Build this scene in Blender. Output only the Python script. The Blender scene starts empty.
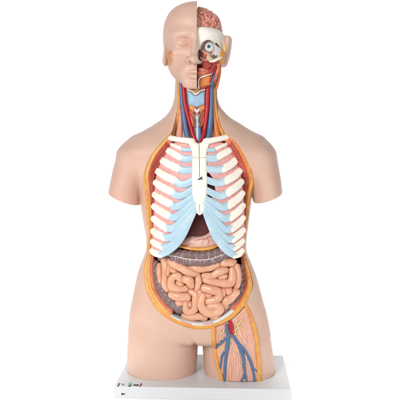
import bpy, bmesh, math, random
import numpy as np
from mathutils import Vector, noise as mnoise
from mathutils.geometry import delaunay_2d_cdt

random.seed(7)
C = bpy.context.scene
COL = C.collection

# ------------------------------------------------------------------ camera
F = 673.0                     # focal length in photo pixels (400 px wide)
CAM = np.array([0.0, -1.575, 0.516])
YAW = math.radians(3.0)
ROOT = np.array([0.008, 0.0, 0.0])
cd = bpy.data.cameras.new('camera')
cam = bpy.data.objects.new('camera', cd)
COL.objects.link(cam)
cam.location = CAM
cam.rotation_euler = (math.pi / 2, 0, 0)
cd.sensor_width = 36.0
cd.lens = 36.0 * F / 400.0
cd.shift_y = -40.0 / 400.0
cd.clip_end = 200.0
cd.clip_start = 0.05
C.camera = cam

# ------------------------------------------------------------------ light
w = bpy.data.worlds.new('World')
C.world = w
w.use_nodes = True
bgn = w.node_tree.nodes['Background']
bgn.inputs[1].default_value = 1.0
# a studio surround: dim room, with a lit white backdrop in the direction behind the model
_n, _l = w.node_tree.nodes, w.node_tree.links
_tc = _n.new('ShaderNodeTexCoord')
_sx = _n.new('ShaderNodeSeparateXYZ')
_l.new(_tc.outputs['Generated'], _sx.inputs[0])
_mr = _n.new('ShaderNodeMapRange')
_mr.interpolation_type = 'SMOOTHSTEP'
for _k, _v in zip(('From Min', 'From Max', 'To Min', 'To Max'), (0.50, 0.80, 0.32, 1.1)):
    _mr.inputs[_k].default_value = _v
_l.new(_sx.outputs['Y'], _mr.inputs['Value'])
_l.new(_mr.outputs['Result'], bgn.inputs[0])
C.view_settings.view_transform = 'Standard'
C.view_settings.look = 'None'
C.view_settings.exposure = 0.0
C.view_settings.gamma = 1.0


def area(name, loc, target, size, power, col=(1, 1, 1)):
    d = bpy.data.lights.new(name, 'AREA')
    d.shape = 'RECTANGLE'
    d.size, d.size_y = size
    d.energy = power
    d.color = col
    o = bpy.data.objects.new(name, d)
    COL.objects.link(o)
    o.location = loc
    v = Vector(target) - Vector(loc)
    o.rotation_euler = v.to_track_quat('-Z', 'Y').to_euler()
    return o


area('key_softbox', (-0.95, -1.9, 1.15), (0, 0, 0.45), (0.7, 1.0), 34)
area('fill_softbox', (1.3, -2.0, 0.6), (0, 0, 0.45), (0.7, 1.0), 10)
for _s in (-1, 1):            # unseen lamps added only to whiten the table on both sides
    _o = area('added_table_fill', (_s * 0.6, -0.02, 0.8), (_s * 0.6, -0.02, 0), (0.3, 0.5), 3.4)
    _o.data.spread = math.radians(58)


# ------------------------------------------------------------------ pixel -> model space
def rz(v, a):
    c, s = math.cos(a), math.sin(a)
    v = np.asarray(v, float)
    return np.stack([v[..., 0] * c - v[..., 1] * s, v[..., 0] * s + v[..., 1] * c, v[..., 2]], -1)


CL = rz(CAM - ROOT, YAW)      # camera in the model's own frame (the model is yawed by -3 degrees)


def P(px, py, d):
    """point of the model's frame seen at photo pixel px, py on the plane y = d"""
    px, py, d = np.broadcast_arrays(np.asarray(px, float), np.asarray(py, float), np.asarray(d, float))
    ray = rz(np.stack([(px - 200) / F, np.ones_like(px), -(py - 160) / F], -1), YAW)
    t = (d - CL[1]) / ray[..., 1]
    return CL + ray * t[..., None]


def onsurf(px, py, dep):
    """point at a pixel on the surface y = dep(x, z)"""
    px = np.asarray(px, float); py = np.asarray(py, float)
    d = np.full(px.shape, -0.06)
    for _ in range(8):
        p = P(px, py, d)
        d = dep(p[..., 0], p[..., 2])
    return P(px, py, d)


S = 1.575 / F                 # metres per photo pixel in the plane y = 0
Zp = lambda py: float(P(200, py, 0.0)[2])
Xp = lambda px: float(P(px, 200, 0.0)[0])

# ------------------------------------------------------------------ distance fields
def smin(a, b, k):
    h = np.clip(0.5 + 0.5 * (b - a) / k, 0, 1)
    return b * (1 - h) + a * h - k * h * (1 - h)


def smax(a, b, k):
    return -smin(-a, -b, k)


def pchip(x, y, q):           # monotone cubic through the rows
    h = np.diff(x); d = np.diff(y) / h
    m = np.zeros(len(x)); m[0], m[-1] = d[0], d[-1]
    for i in range(1, len(x) - 1):
        if d[i - 1] * d[i] > 0:
            w1, w2 = 2 * h[i] + h[i - 1], h[i] + 2 * h[i - 1]
            m[i] = (w1 + w2) / (w1 / d[i - 1] + w2 / d[i])
    i = np.clip(np.searchsorted(x, q) - 1, 0, len(x) - 2)
    t = (q - x[i]) / h[i]
    return (2 * t ** 3 - 3 * t ** 2 + 1) * y[i] + (t ** 3 - 2 * t ** 2 + t) * h[i] * m[i] + (3 * t ** 2 - 2 * t ** 3) * y[i + 1] + (t ** 3 - t ** 2) * h[i] * m[i + 1]


class Stack:
    """horizontal super-elliptic slices: rows of (py, x_left, x_right, y_front, y_back)"""
    def __init__(self, rows, n=2.2, cap=0.0):
        rows = sorted(rows, key=lambda r: -r[0])
        self.z = np.array([Zp(r[0]) for r in rows])
        self.xl = np.array([Xp(r[1]) for r in rows])
        self.xr = np.array([Xp(r[2]) for r in rows])
        self.yf = np.array([r[3] for r in rows])
        self.yb = np.array([r[4] for r in rows])
        self.n, self.cap = n, cap
        zs = np.linspace(self.z[0], self.z[-1], 400)
        sg = max(1.0, 1.2 * S / (zs[1] - zs[0])); K = min(int(3 * sg) + 1, 60)
        k = np.exp(-0.5 * (np.arange(-K, K + 1) / sg) ** 2); k /= k.sum()
        out = []
        for a in (self.xl, self.xr, self.yf, self.yb):
            v = pchip(self.z, a, zs)
            out.append(np.convolve(np.pad(v, K, mode='reflect', reflect_type='odd'), k, 'valid'))
        self.zs, self.t = zs, out

    def __call__(self, x, y, z):
        xl, xr, yf, yb = [np.interp(z, self.zs, a) for a in self.t]
        cx, rx = (xl + xr) / 2, np.maximum((xr - xl) / 2, 1e-4)
        cy, ry = (yf + yb) / 2, np.maximum((yb - yf) / 2, 1e-4)
        n = self.n
        q = (np.abs((x - cx) / rx) ** n + np.abs((y - cy) / ry) ** n) ** (1 / n)
        f = (q - 1) * np.minimum(rx, ry)
        c = np.maximum(z - self.z[-1], self.z[0] - z)
        return smax(f, c, self.cap) if self.cap else np.maximum(f, c)


def ell(x, y, z, c, r):
    c = np.asarray(c); r = np.asarray(r)
    q = np.sqrt(((x - c[0]) / r[0]) ** 2 + ((y - c[1]) / r[1]) ** 2 + ((z - c[2]) / r[2]) ** 2)
    return (q - 1) * r.min()


def caps(x, y, z, a, b, ra, rb):
    a = np.asarray(a, float); b = np.asarray(b, float)
    d = b - a
    L = (d @ d) + 1e-12
    t = np.clip(((x - a[0]) * d[0] + (y - a[1]) * d[1] + (z - a[2]) * d[2]) / L, 0, 1)
    return np.sqrt((x - a[0] - t * d[0]) ** 2 + (y - a[1] - t * d[1]) ** 2 + (z - a[2] - t * d[2]) ** 2) - (ra + (rb - ra) * t)


def polydist(x, z, poly):
    """signed distance (negative inside) to a polygon in the x, z plane"""
    poly = np.asarray(poly)
    d = np.full(x.shape, 1e9)
    ins = np.zeros(x.shape, bool)
    n = len(poly)
    for i in range(n):
        a, b = poly[i], poly[(i + 1) % n]
        e = b - a
        wx, wz = x - a[0], z - a[1]
        t = np.clip((wx * e[0] + wz * e[1]) / (e @ e + 1e-15), 0, 1)
        d = np.minimum(d, (wx - e[0] * t) ** 2 + (wz - e[1] * t) ** 2)
        c = ((a[1] > z) != (b[1] > z)) & (x < (b[0] - a[0]) * (z - a[1]) / (b[1] - a[1] + 1e-15) + a[0])
        ins ^= c
    return np.where(ins, -1, 1) * np.sqrt(d)


def nets(func, lo, hi, h):
    """surface nets of func over a box -> verts, quads"""
    lo = np.asarray(lo, float); hi = np.asarray(hi, float)
    n = np.ceil((hi - lo) / h).astype(int) + 1
    ax = [lo[i] + h * np.arange(n[i]) for i in range(3)]
    X, Y, Z = np.meshgrid(*ax, indexing='ij')
    f = func(X, Y, Z)
    del X, Y, Z
    f = np.where(f == 0, 1e-9, f)
    ins = f < 0
    cn = n - 1
    acc = np.zeros(tuple(cn) + (3,)); cnt = np.zeros(tuple(cn))
    off = [(i, j, k) for i in (0, 1) for j in (0, 1) for k in (0, 1)]
    sl = lambda o: tuple(slice(o[i], o[i] + cn[i]) for i in range(3))
    for a in range(3):
        for o in off:
            if o[a]:
                continue
            o2 = list(o); o2[a] = 1
            fa, fb = f[sl(o)], f[sl(o2)]
            m = ins[sl(o)] != ins[sl(o2)]
            t = np.where(m, fa / np.where(m, fa - fb, 1), 0)
            for c in range(3):
                acc[..., c] += np.where(m, (t if c == a else float(o[c])), 0)
            cnt += m
    act = cnt > 0
    idx = -np.ones(tuple(cn), int)
    idx[act] = np.arange(act.sum())
    cell = np.argwhere(act)
    v = lo + h * (cell + acc[act] / cnt[act][:, None])
    quads = []
    for a in range(3):
        b, c = (a + 1) % 3, (a + 2) % 3
        s0 = [slice(None)] * 3; s1 = [slice(None)] * 3
        s0[a] = slice(0, n[a] - 1); s1[a] = slice(1, n[a])
        ch = ins[tuple(s0)] != ins[tuple(s1)]
        e = np.argwhere(ch)
        ok = (e[:, b] > 0) & (e[:, c] > 0) & (e[:, b] < n[b] - 1) & (e[:, c] < n[c] - 1)
        e = e[ok]
        if not len(e):
            continue
        first = ins[e[:, 0], e[:, 1], e[:, 2]]

        def g(db, dc):
            q = e.copy(); q[:, b] += db; q[:, c] += dc
            return idx[q[:, 0], q[:, 1], q[:, 2]]
        q = np.stack([g(-1, -1), g(0, -1), g(0, 0), g(-1, 0)], 1)
        q[~first] = q[~first][:, ::-1]
        quads.append(q)
    return v, np.concatenate(quads)


# ------------------------------------------------------------------ mesh objects
def link(name, me, m, parent, smooth=True, sharp=None):
    me.materials.append(m)
    if smooth:
        me.polygons.foreach_set('use_smooth', [True] * len(me.polygons))
        if sharp:
            me.set_sharp_from_angle(angle=math.radians(sharp))
    o = bpy.data.objects.new(name, me)
    COL.objects.link(o)
    if parent is not None:
        o.parent = parent
    return o


def mesh_obj(name, v, f, m, parent, smooth=True, sharp=None):
    me = bpy.data.meshes.new(name)
    me.from_pydata([tuple(p) for p in np.asarray(v)], [], [tuple(int(i) for i in q) for q in f])
    me.validate()
    me.update()
    return link(name, me, m, parent, smooth, sharp)


def sdf_obj(name, func, lo, hi, h, m, parent, relax=1, sharp=None):
    v, q = nets(func, lo, hi, h)
    for _ in range(2):        # settle the vertices on the true surface
        e = 0.3 * h
        x, y, z = v.T
        f0 = func(x, y, z)
        g = np.stack([func(x + e, y, z) - func(x - e, y, z), func(x, y + e, z) - func(x, y - e, z),
                      func(x, y, z + e) - func(x, y, z - e)], 1) / (2 * e)
        st = -f0[:, None] * g / np.maximum((g * g).sum(1), 0.15)[:, None]
        L = np.linalg.norm(st, axis=1)
        st *= np.minimum(1, 0.5 * h / np.maximum(L, 1e-9))[:, None]
        v = v + st
    return mesh_obj(name, v, q, m, parent, sharp=sharp)


class MB:
    def __init__(self):
        self.v, self.f, self.n = [], [], 0

    def add(self, v, f):
        v = np.asarray(v)
        self.v.append(v)
        self.f += [tuple(i + self.n for i in q) for q in f]
        self.n += len(v)

    def build(self, name, m, parent, **k):
        return mesh_obj(name, np.concatenate(self.v), self.f, m, parent, **k)


def spline(p, step):
    p = np.asarray(p, float)
    if len(p) == 2:
        n = max(3, int(np.linalg.norm(p[1] - p[0]) / step) + 1)
        return p[0] + (p[1] - p[0]) * np.linspace(0, 1, n)[:, None]
    q = np.vstack([2 * p[0] - p[1], p, 2 * p[-1] - p[-2]])
    out = []
    for i in range(len(p) - 1):
        a, b, c, d = q[i:i + 4]
        n = max(2, int(np.linalg.norm((c - b)[:2]) / step) + 1)
        t = np.linspace(0, 1, n, endpoint=False)[:, None]
        out.append(0.5 * ((2 * b) + (c - a) * t + (2 * a - 5 * b + 4 * c - d) * t ** 2 + (3 * b - a - 3 * c + d) * t ** 3))
    out.append(p[-1:])
    return np.concatenate(out)


def sweep(mb, pts, hw, hh, seg=14, normal=(0, -1, 0), sq=2.0, round_ends=True, wob=0.0):
    """tube through 3-D points, half-width hw and half-height hh per point (metres)"""
    pts = np.asarray(pts); n = len(pts)
    hw = np.broadcast_to(np.asarray(hw, float), (n,)).copy(); hh = np.broadcast_to(np.asarray(hh, float), (n,)).copy()
    T = np.gradient(pts, axis=0)
    T /= np.maximum(np.linalg.norm(T, axis=1), 1e-9)[:, None]
    if round_ends:            # hemispherical ends
        caps_, K = [], 5
        def endring(i, sgn):
            out = []
            for k in range(1, K + 1):
                a = (math.pi / 2) * k / K * 0.97
                out.append((pts[i] + sgn * T[i] * min(hw[i], hh[i] * 2.2) * math.sin(a), T[i], hw[i] * math.cos(a), hh[i] * math.cos(a)))
            return out
        st = endring(0, -1)[::-1]; en = endring(n - 1, 1)
        pts = np.array([s[0] for s in st] + list(pts) + [s[0] for s in en])
        T = np.array([s[1] for s in st] + list(T) + [s[1] for s in en])
        hw = np.array([s[2] for s in st] + list(hw) + [s[2] for s in en])
        hh = np.array([s[3] for s in st] + list(hh) + [s[3] for s in en])
        n = len(pts)
    N = np.broadcast_to(np.asarray(normal, float), (n, 3))
    B = np.cross(T, N); B /= np.maximum(np.linalg.norm(B, axis=1), 1e-9)[:, None]
    N = np.cross(B, T)
    a = np.linspace(0, 2 * math.pi, seg, endpoint=False)
    ca, sa = np.cos(a), np.sin(a)
    ca = np.sign(ca) * np.abs(ca) ** (2 / sq); sa = np.sign(sa) * np.abs(sa) ** (2 / sq)
    V = pts[:, None] + B[:, None] * (ca[None, :, None] * hw[:, None, None]) + N[:, None] * (sa[None, :, None] * hh[:, None, None])
    fs = []
    for i in range(n - 1):
        for j in range(seg):
            k = (j + 1) % seg
            fs.append((i * seg + j, (i + 1) * seg + j, (i + 1) * seg + k, i * seg + k))
    fs.append(tuple(range(seg)))
    fs.append(tuple((n - 1) * seg + j for j in reversed(range(seg))))
    mb.add(V.reshape(-1, 3), fs)


def tube(mb, pxpts, dep, hw, hh=None, off=0.0, step=1.2, **k):
    """tube along photo-pixel points lying on surface dep; hw, hh in photo pixels, off in metres to the front"""
    p = spline(pxpts, step)
    pos = onsurf(p[:, 0], p[:, 1], dep)
    pos[:, 1] -= off if p.shape[1] < 3 else p[:, 2]
    if np.ndim(hw):
        hw = np.interp(np.linspace(0, 1, len(p)), np.linspace(0, 1, len(hw)), hw)
    hw = np.asarray(hw) * S
    hh = hw if hh is None else np.asarray(hh) * S
    sweep(mb, pos, hw, hh, **k)
    return pos


def part_tube(name, pxpts, dep, hw, m, parent, **k):
    mb = MB()
    tube(mb, pxpts, dep, hw, **k)
    return mb.build(name, m, parent)


def inside(pt, poly):
    x, y = pt
    r = False
    for i in range(len(poly)):
        a, b = poly[i], poly[i - 1]
        if (a[1] > y) != (b[1] > y) and x < (b[0] - a[0]) * (y - a[1]) / (b[1] - a[1]) + a[0]:
            r = not r
    return r


def patch(name, poly, dep, m, parent, off=0.0, bulge=0.002, edge=2.0, thick=0.006, res=1.0, smooth_poly=True, holes=(), disp=None, sharp=60):
    """a solid slab with a rounded rim, outline in photo pixels, lying on surface dep"""
    poly = np.asarray(poly, float)
    if smooth_poly:
        poly = spline(np.vstack([poly, poly[:1]]), res)[:-1]
    else:
        q = []
        for i in range(len(poly)):
            a, b = poly[i], poly[(i + 1) % len(poly)]
            n = max(1, int(np.linalg.norm(b - a) / res))
            q += [a + (b - a) * t / n for t in range(n)]
        poly = np.array(q)
    pl = [tuple(p) for p in poly]
    lo, hi = poly.min(0), poly.max(0)
    gx, gy = np.meshgrid(np.arange(lo[0], hi[0], res), np.arange(lo[1], hi[1], res))
    gx = gx + (np.arange(gx.shape[0]) % 2)[:, None] * res * 0.5
    sd = polydist(gx, gy, poly)
    ok = sd < -0.45 * res
    for h in holes:
        ok &= polydist(gx, gy, np.asarray(h, float)) > 0.3 * res
    co = [Vector(p) for p in pl] + [Vector((a, b)) for a, b in zip(gx[ok], gy[ok])]
    n = len(pl)
    edges = [(i, (i + 1) % n) for i in range(n)]
    for h in holes:
        k = len(co)
        co += [Vector(p) for p in h]
        edges += [(k + i, k + (i + 1) % len(h)) for i in range(len(h))]
    vs, es, fs, *_ = delaunay_2d_cdt(co, edges, [], 1, 1e-4)
    vs = np.array([(v.x, v.y) for v in vs])
    fs = [f for f in fs if not any(inside(vs[list(f)].mean(0), [tuple(p) for p in h]) for h in holes)]
    d = -polydist(vs[:, 0], vs[:, 1], poly)
    t = np.clip(d / edge, 0, 1)
    h = bulge * np.sqrt(1 - (1 - t) ** 2) - bulge
    pos = onsurf(vs[:, 0], vs[:, 1], dep)
    front = pos.copy(); front[:, 1] -= off + h + bulge * 0
    if disp is not None:
        front[:, 1] -= disp(vs[:, 0], vs[:, 1], front) * np.clip(d / edge, 0, 1)
    back = pos.copy(); back[:, 1] += thick - off
    N = len(vs)
    F_ = []
    cnt = {}
    for f in fs:
        a, b, c = [vs[i] for i in f[:3]]
        if (b[0] - a[0]) * (c[1] - a[1]) - (b[1] - a[1]) * (c[0] - a[0]) < 0:
            f = list(reversed(f))
        F_.append(tuple(f)); F_.append(tuple(i + N for i in reversed(f)))
        for i in range(len(f)):
            cnt[(f[i], f[(i + 1) % len(f)])] = 1
    for (a, b) in list(cnt):
        if (b, a) not in cnt:
            F_.append((b, a, a + N, b + N))
    # pixel y runs down, so the winding above faces the camera the other way round
    F_ = [tuple(f) for f in F_]
    return mesh_obj(name, np.vstack([front, back]), F_, m, parent, sharp=sharp)


# ------------------------------------------------------------------ materials
def lin(c):
    return [(v / 255 / 12.92 if v / 255 <= 0.04045 else ((v / 255 + 0.055) / 1.055) ** 2.4) for v in c]


def mat(name, rgb, rough=0.42, var=0.06, scale=60, bump=0.08, bscale=350, sss=0.0, spec=0.45, second=None, sscale=25, smix=0.5, coat=0.0, speck=None, stretch=None):
    m = bpy.data.materials.new(name)
    m.use_nodes = True
    nt = m.node_tree; N = nt.nodes; L = nt.links
    b = N['Principled BSDF']
    b.inputs['Roughness'].default_value = rough
    b.inputs['Specular IOR Level'].default_value = spec
    if coat:
        b.inputs['Coat Weight'].default_value = coat
        b.inputs['Coat Roughness'].default_value = 0.2
    if sss:
        b.inputs['Subsurface Weight'].default_value = sss
        b.inputs['Subsurface Radius'].default_value = (0.004, 0.002, 0.0015)
        b.inputs['Subsurface Scale'].default_value = 1.0
    tc = N.new('ShaderNodeTexCoord')
    vec = tc.outputs['Object']
    if stretch:
        mp = N.new('ShaderNodeMapping')
        mp.inputs['Scale'].default_value = stretch
        L.new(vec, mp.inputs['Vector'])
        vec = mp.outputs['Vector']
    no = N.new('ShaderNodeTexNoise')
    no.inputs['Scale'].default_value = scale
    no.inputs['Detail'].default_value = 4
    L.new(vec, no.inputs['Vector'])
    base = lin(rgb)
    cr = N.new('ShaderNodeValToRGB')
    cr.color_ramp.elements[0].position = 0.3
    cr.color_ramp.elements[1].position = 0.7
    cr.color_ramp.elements[0].color = [c * (1 - var) for c in base] + [1]
    cr.color_ramp.elements[1].color = [min(1, c * (1 + var)) for c in base] + [1]
    L.new(no.outputs['Fac'], cr.inputs['Fac'])
    out = cr.outputs['Color']
    for (rgb2, sc, lo, hi, amt) in ([] if second is None else second):
        n2 = N.new('ShaderNodeTexNoise')
        n2.inputs['Scale'].default_value = sc
        n2.inputs['Detail'].default_value = 3
        L.new(vec, n2.inputs['Vector'])
        r2 = N.new('ShaderNodeValToRGB')
        r2.color_ramp.elements[0].position = lo; r2.color_ramp.elements[1].position = hi
        r2.color_ramp.elements[0].color = (0, 0, 0, 1)
        r2.color_ramp.elements[1].color = (amt, amt, amt, 1)
        L.new(n2.outputs['Fac'], r2.inputs['Fac'])
        mx = N.new('ShaderNodeMix'); mx.data_type = 'RGBA'
        L.new(r2.outputs['Color'], mx.inputs['Factor'])
        L.new(out, mx.inputs[6])
        mx.inputs[7].default_value = lin(rgb2) + [1]
        out = mx.outputs[2]
    L.new(out, b.inputs['Base Color'])
    if bump:
        n3 = N.new('ShaderNodeTexNoise')
        n3.inputs['Scale'].default_value = bscale
        n3.inputs['Detail'].default_value = 3
        L.new(vec, n3.inputs['Vector'])
        bp = N.new('ShaderNodeBump')
        bp.inputs['Strength'].default_value = bump
        bp.inputs['Distance'].default_value = 0.002
        L.new(n3.outputs['Fac'], bp.inputs['Height'])
        L.new(bp.outputs['Normal'], b.inputs['Normal'])
    return m


M = dict(
    skin=mat('skin_vinyl', (213, 178, 159), 0.42, 0.03, 12, 0.03, 500, sss=0.08, spec=0.35, second=[((216, 165, 146), 7, 0.45, 0.75, 0.45)]),
    bone=mat('bone_paint', (248, 242, 228), 0.42, 0.04, 60, 0.06, second=[((226, 208, 178), 40, 0.55, 0.75, 0.5)]),
    cart=mat('cartilage_paint', (178, 207, 221), 0.36, 0.04, 50, 0.05, second=[((214, 226, 228), 45, 0.52, 0.72, 0.6)]),
    inter=mat('intercostal_paint', (228, 164, 158), 0.45, 0.09, 220, 0.3, 260, second=[((236, 190, 182), 120, 0.5, 0.7, 0.7)]),
    fat=mat('fat_paint', (224, 160, 76), 0.42, 0.1, 90, 0.25, 250, second=[((214, 128, 70), 34, 0.45, 0.7, 0.7), ((234, 190, 116), 70, 0.55, 0.75, 0.6)]),
    fatpale=mat('pale_fat_paint', (236, 186, 112), 0.4, 0.08, 70, 0.15, 250),
    muscle=mat('muscle_paint', (212, 112, 88), 0.42, 0.1, 120, 0.25, 260, second=[((228, 146, 104), 50, 0.48, 0.7, 0.7)]),
    redmuscle=mat('red_muscle_paint', (176, 62, 52), 0.4, 0.12, 150, 0.25, 260, second=[((206, 110, 88), 90, 0.5, 0.72, 0.6)]),
    pinkmuscle=mat('pink_muscle_paint', (222, 150, 128), 0.42, 0.08, 120, 0.2, 260, second=[((232, 184, 166), 70, 0.5, 0.72, 0.7)]),
    orange=mat('orange_muscle_paint', (222, 134, 74), 0.4, 0.1, 120, 0.2, 260, second=[((204, 92, 62), 80, 0.55, 0.75, 0.6)]),
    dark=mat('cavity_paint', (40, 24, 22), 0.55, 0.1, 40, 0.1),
    vein=mat('vein_paint', (80, 112, 150), 0.34, 0.06, 80, 0.05),
    artery=mat('artery_paint', (186, 24, 36), 0.32, 0.06, 80, 0.05),
    intestine=mat('intestine_paint', (226, 172, 140), 0.27, 0.05, 40, 0.06, 300, sss=0.08, second=[((212, 142, 108), 28, 0.48, 0.72, 0.6)]),
    colon=mat('colon_paint', (126, 100, 97), 0.36, 0.1, 60, 0.12, 260, second=[((158, 136, 138), 90, 0.5, 0.72, 0.6)]),
    taenia=mat('taenia_paint', (214, 200, 198), 0.4, 0.04),
    liver=mat('liver_paint', (98, 48, 42), 0.36, 0.06, 60, 0.06),
    stomach=mat('stomach_paint', (226, 184, 170), 0.36, 0.05, 50, 0.06),
    brain=mat('brain_paint', (228, 164, 144), 0.42, 0.06, 90, 0.05, second=[((208, 116, 100), 60, 0.5, 0.75, 0.5)]),
    thigh=mat('thigh_fascia_paint', (228, 172, 152), 0.42, 0.06, 60, 0.15, 250, second=[((222, 146, 116), 70, 0.46, 0.68, 0.6)], stretch=(2.0, 2.0, 0.35)),
    nerve=mat('nerve_paint', (236, 214, 198), 0.42, 0.04),
    lymph=mat('lymph_paint', (222, 204, 120), 0.42, 0.05),
    ligament=mat('ligament_paint', (216, 212, 206), 0.38, 0.05, 60, 0.06),
    eyewhite=mat('eye_paint', (216, 219, 214), 0.15, 0.02, 60, 0.0, spec=0.6),
    iris=mat('iris_paint', (96, 122, 146), 0.2, 0.1, 200, 0.0),
    black=mat('black_paint', (24, 24, 28), 0.4, 0.05, 60, 0.0),
    thyr=mat('thyroid_cartilage_paint', (152, 184, 208), 0.36, 0.05, 50, 0.05, second=[((186, 206, 216), 60, 0.5, 0.72, 0.6)]),
    beige=mat('upper_jaw_paint', (214, 190, 160), 0.42, 0.06, 60, 0.15, second=[((190, 140, 110), 90, 0.5, 0.7, 0.6)]),
    earg=mat('ear_gland_paint', (204, 132, 94), 0.42, 0.08, 120, 0.2, 260, second=[((216, 162, 128), 60, 0.42, 0.66, 0.8)]),
    base=mat('base_plastic', (212, 213, 215), 0.36, 0.01, 20, 0.03, 500),
    sticker=mat('sticker_paper', (222, 226, 228), 0.4, 0.01, 20, 0.0),
    teal=mat('teal_print', (150, 190, 196), 0.4, 0.02, 20, 0.0),
    seam=mat('seam_line_paint', (120, 96, 78), 0.5, 0.05),
    ground=mat('white_sweep', (252, 252, 252), 0.6, 0.003, 5, 0.0, spec=0.2),
)

# ------------------------------------------------------------------ the setting
mb = MB()
mb.add([(-1.1, -0.8, 0), (1.1, -0.8, 0), (1.1, 0.135, 0), (-1.1, 0.135, 0)], [(0, 1, 2, 3)])
g = mb.build('ground', M['ground'], None, smooth=False)
g['kind'] = 'structure'

root = bpy.data.objects.new('anatomical_torso', None)
COL.objects.link(root)
root.location = ROOT
root.rotation_euler = (0, 0, -YAW)
root['label'] = 'life-size dissected human torso model with open chest and belly, on white base'
root['category'] = 'anatomy model'

# ------------------------------------------------------------------ base
BH = 0.025
bx0, bx1 = float(P(114.2, 388, -0.125)[0]), float(P(291.0, 388, -0.125)[0])
bm = bmesh.new()
r = bmesh.ops.create_cube(bm, size=1.0)
for v in bm.verts:
    v.co = ((bx0 + bx1) / 2 + v.co.x * (bx1 - bx0), v.co.y * 0.25, BH / 2 + v.co.z * BH)
bmesh.ops.bevel(bm, geom=bm.edges[:], offset=0.0016, segments=3, affect='EDGES', profile=0.6)
me = bpy.data.meshes.new('display_base'); bm.to_mesh(me); bm.free()
base = link('display_base', me, M['base'], root, sharp=35)


def topquad(mb, pts):         # pixel quad on the base's top
    v = []
    for px, py in pts:
        lo, hi = -0.14, 0.14
        for _ in range(50):
            mid = (lo + hi) / 2
            if P(px, py, mid)[2] > BH + 0.0006:
                lo = mid
            else:
                hi = mid
        q = P(px, py, (lo + hi) / 2); q[2] = BH + 0.0006
        v.append(q)
    v = np.array(v)
    k = len(v)
    mb.add(np.vstack([v, v - [0, 0, 0.0008]]), [tuple(range(k))[::-1], tuple(range(k, 2 * k))] + [(i, (i + 1) % k, k + (i + 1) % k, k + i) for i in range(k)])


mb = MB()
for q in ([(117.3, 386.2), (118.6, 386.2), (120.4, 383.0), (118.9, 383.0)],
          [(128.2, 386.2), (130.6, 386.4), (130.9, 385.5), (128.6, 385.2)],
          [(130.0, 385.5), (130.9, 385.5), (131.3, 384.2), (130.4, 384.2)],
          [(133.2, 385.6), (135.4, 385.6), (136.0, 384.2), (133.9, 384.2)],
          [(135.8, 385.8), (138.0, 385.8), (138.8, 384.3), (136.4, 384.3)],
          [(139.3, 386.4), (140.5, 386.4), (142.2, 383.2), (141.0, 383.2)],
          [(121.8, 384.2), (124.2, 384.2), (124.3, 383.7), (121.9, 383.7)],
          [(122.8, 385.6), (123.2, 385.6), (123.5, 384.2), (123.1, 384.2)]):
    topquad(mb, q)
mb.build('printed_marks', M['black'], base, smooth=False)
mb = MB()
topquad(mb, [(127.6, 385.0), (131.6, 385.0), (132.4, 382.6), (128.6, 382.6)])
mb.build('printed_patch', M['teal'], base, smooth=False)
mb = MB()
for a, b, c, d in ((121.4, 393.2, 122.9, 395.0), (123.2, 393.3, 123.7, 394.9), (124.0, 393.3, 125.0, 393.8), (124.3, 393.8, 124.8, 394.9)):
    v = P(np.array([a, c, c, a]), np.array([d, d, b, b]), -0.1256)
    mb.add(np.vstack([v, v + [0, 0.0012, 0]]), [(0, 1, 2, 3), (7, 6, 5, 4), (0, 4, 5, 1), (1, 5, 6, 2), (2, 6, 7, 3), (3, 7, 4, 0)])
mb.build('printed_number', M['black'], base, smooth=False)

# ------------------------------------------------------------------ body skin
torso_rows = [(66, 177, 216, -.050, .06), (85, 175.2, 216.8, -.055, .06), (95, 174.8, 217.3, -.056, .06), (105, 172.6, 219.5, -.056, .065), (112, 169, 224.5, -.056, .07),
              (118, 163, 231, -.055, .076), (124, 154.5, 241, -.06, .08), (128, 148, 247, -.064, .083), (132.5, 140, 254.8, -.069, .086), (136, 133.4, 261, -.075, .088), (140, 127.4, 266.8, -.081, .09),
              (145, 122.6, 270.6, -.088, .091), (150, 121.5, 271.5, -.093, .093), (155, 124, 269.5, -.097, .094), (160, 129, 265, -.1, .095), (170, 137.5, 256.5, -.105, .095),
(180, 141.6, 253, -.108, .095), (203, 142, 251, -.108, .09), (215, 143.4, 249.6, -.104, .087),
              (228, 145.5, 247.9, -.099, .085), (240, 147.1, 246.4, -.096, .082), (246, 147.2, 246.2, -.095, .08), (252, 146, 247, -.094, .081), (261, 142.6, 250.5, -.094, .083),
              (272, 138.7, 255, -.095, .086), (282, 136.4, 258.2, -.096, .088), (300, 132.8, 263, -.098, .092), (314, 130.2, 267, -.097, .096), (324, 129.4, 268.8, -.094, .098),
              (331, 129.2, 269.8, -.09, .097), (337.6, 129.4, 270.2, -.083, .094)]
T_torso = Stack(torso_rows, 2.25, 0.016)
armL = Stack([(141, 137, 150, -.02, .04), (145, 129, 156, -.042, .058), (149, 123, 158, -.056, .067), (154, 118.8, 158, -.063, .07), (160, 116.2, 156, -.065, .07), (172, 113, 151, -.062, .066), (182, 111, 146, -.06, .064), (191, 109.2, 143, -.058, .062), (203, 106.6, 142, -.057, .06), (212, 105, 141, -.057, .06)], 2.1, 0.012)
armR = Stack([(141, 245, 258, -.02, .04), (145, 241, 265, -.042, .058), (149, 240, 270.5, -.056, .067), (154, 240, 274.6, -.063, .07), (160, 241, 277.2, -.065, .07), (172, 244, 279.6, -.062, .066), (182, 249, 281.2, -.06, .064), (191, 252, 282.3, -.058, .062), (203, 253, 284, -.057, .06), (212, 254, 285, -.057, .06)], 2.1, 0.012)
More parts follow.
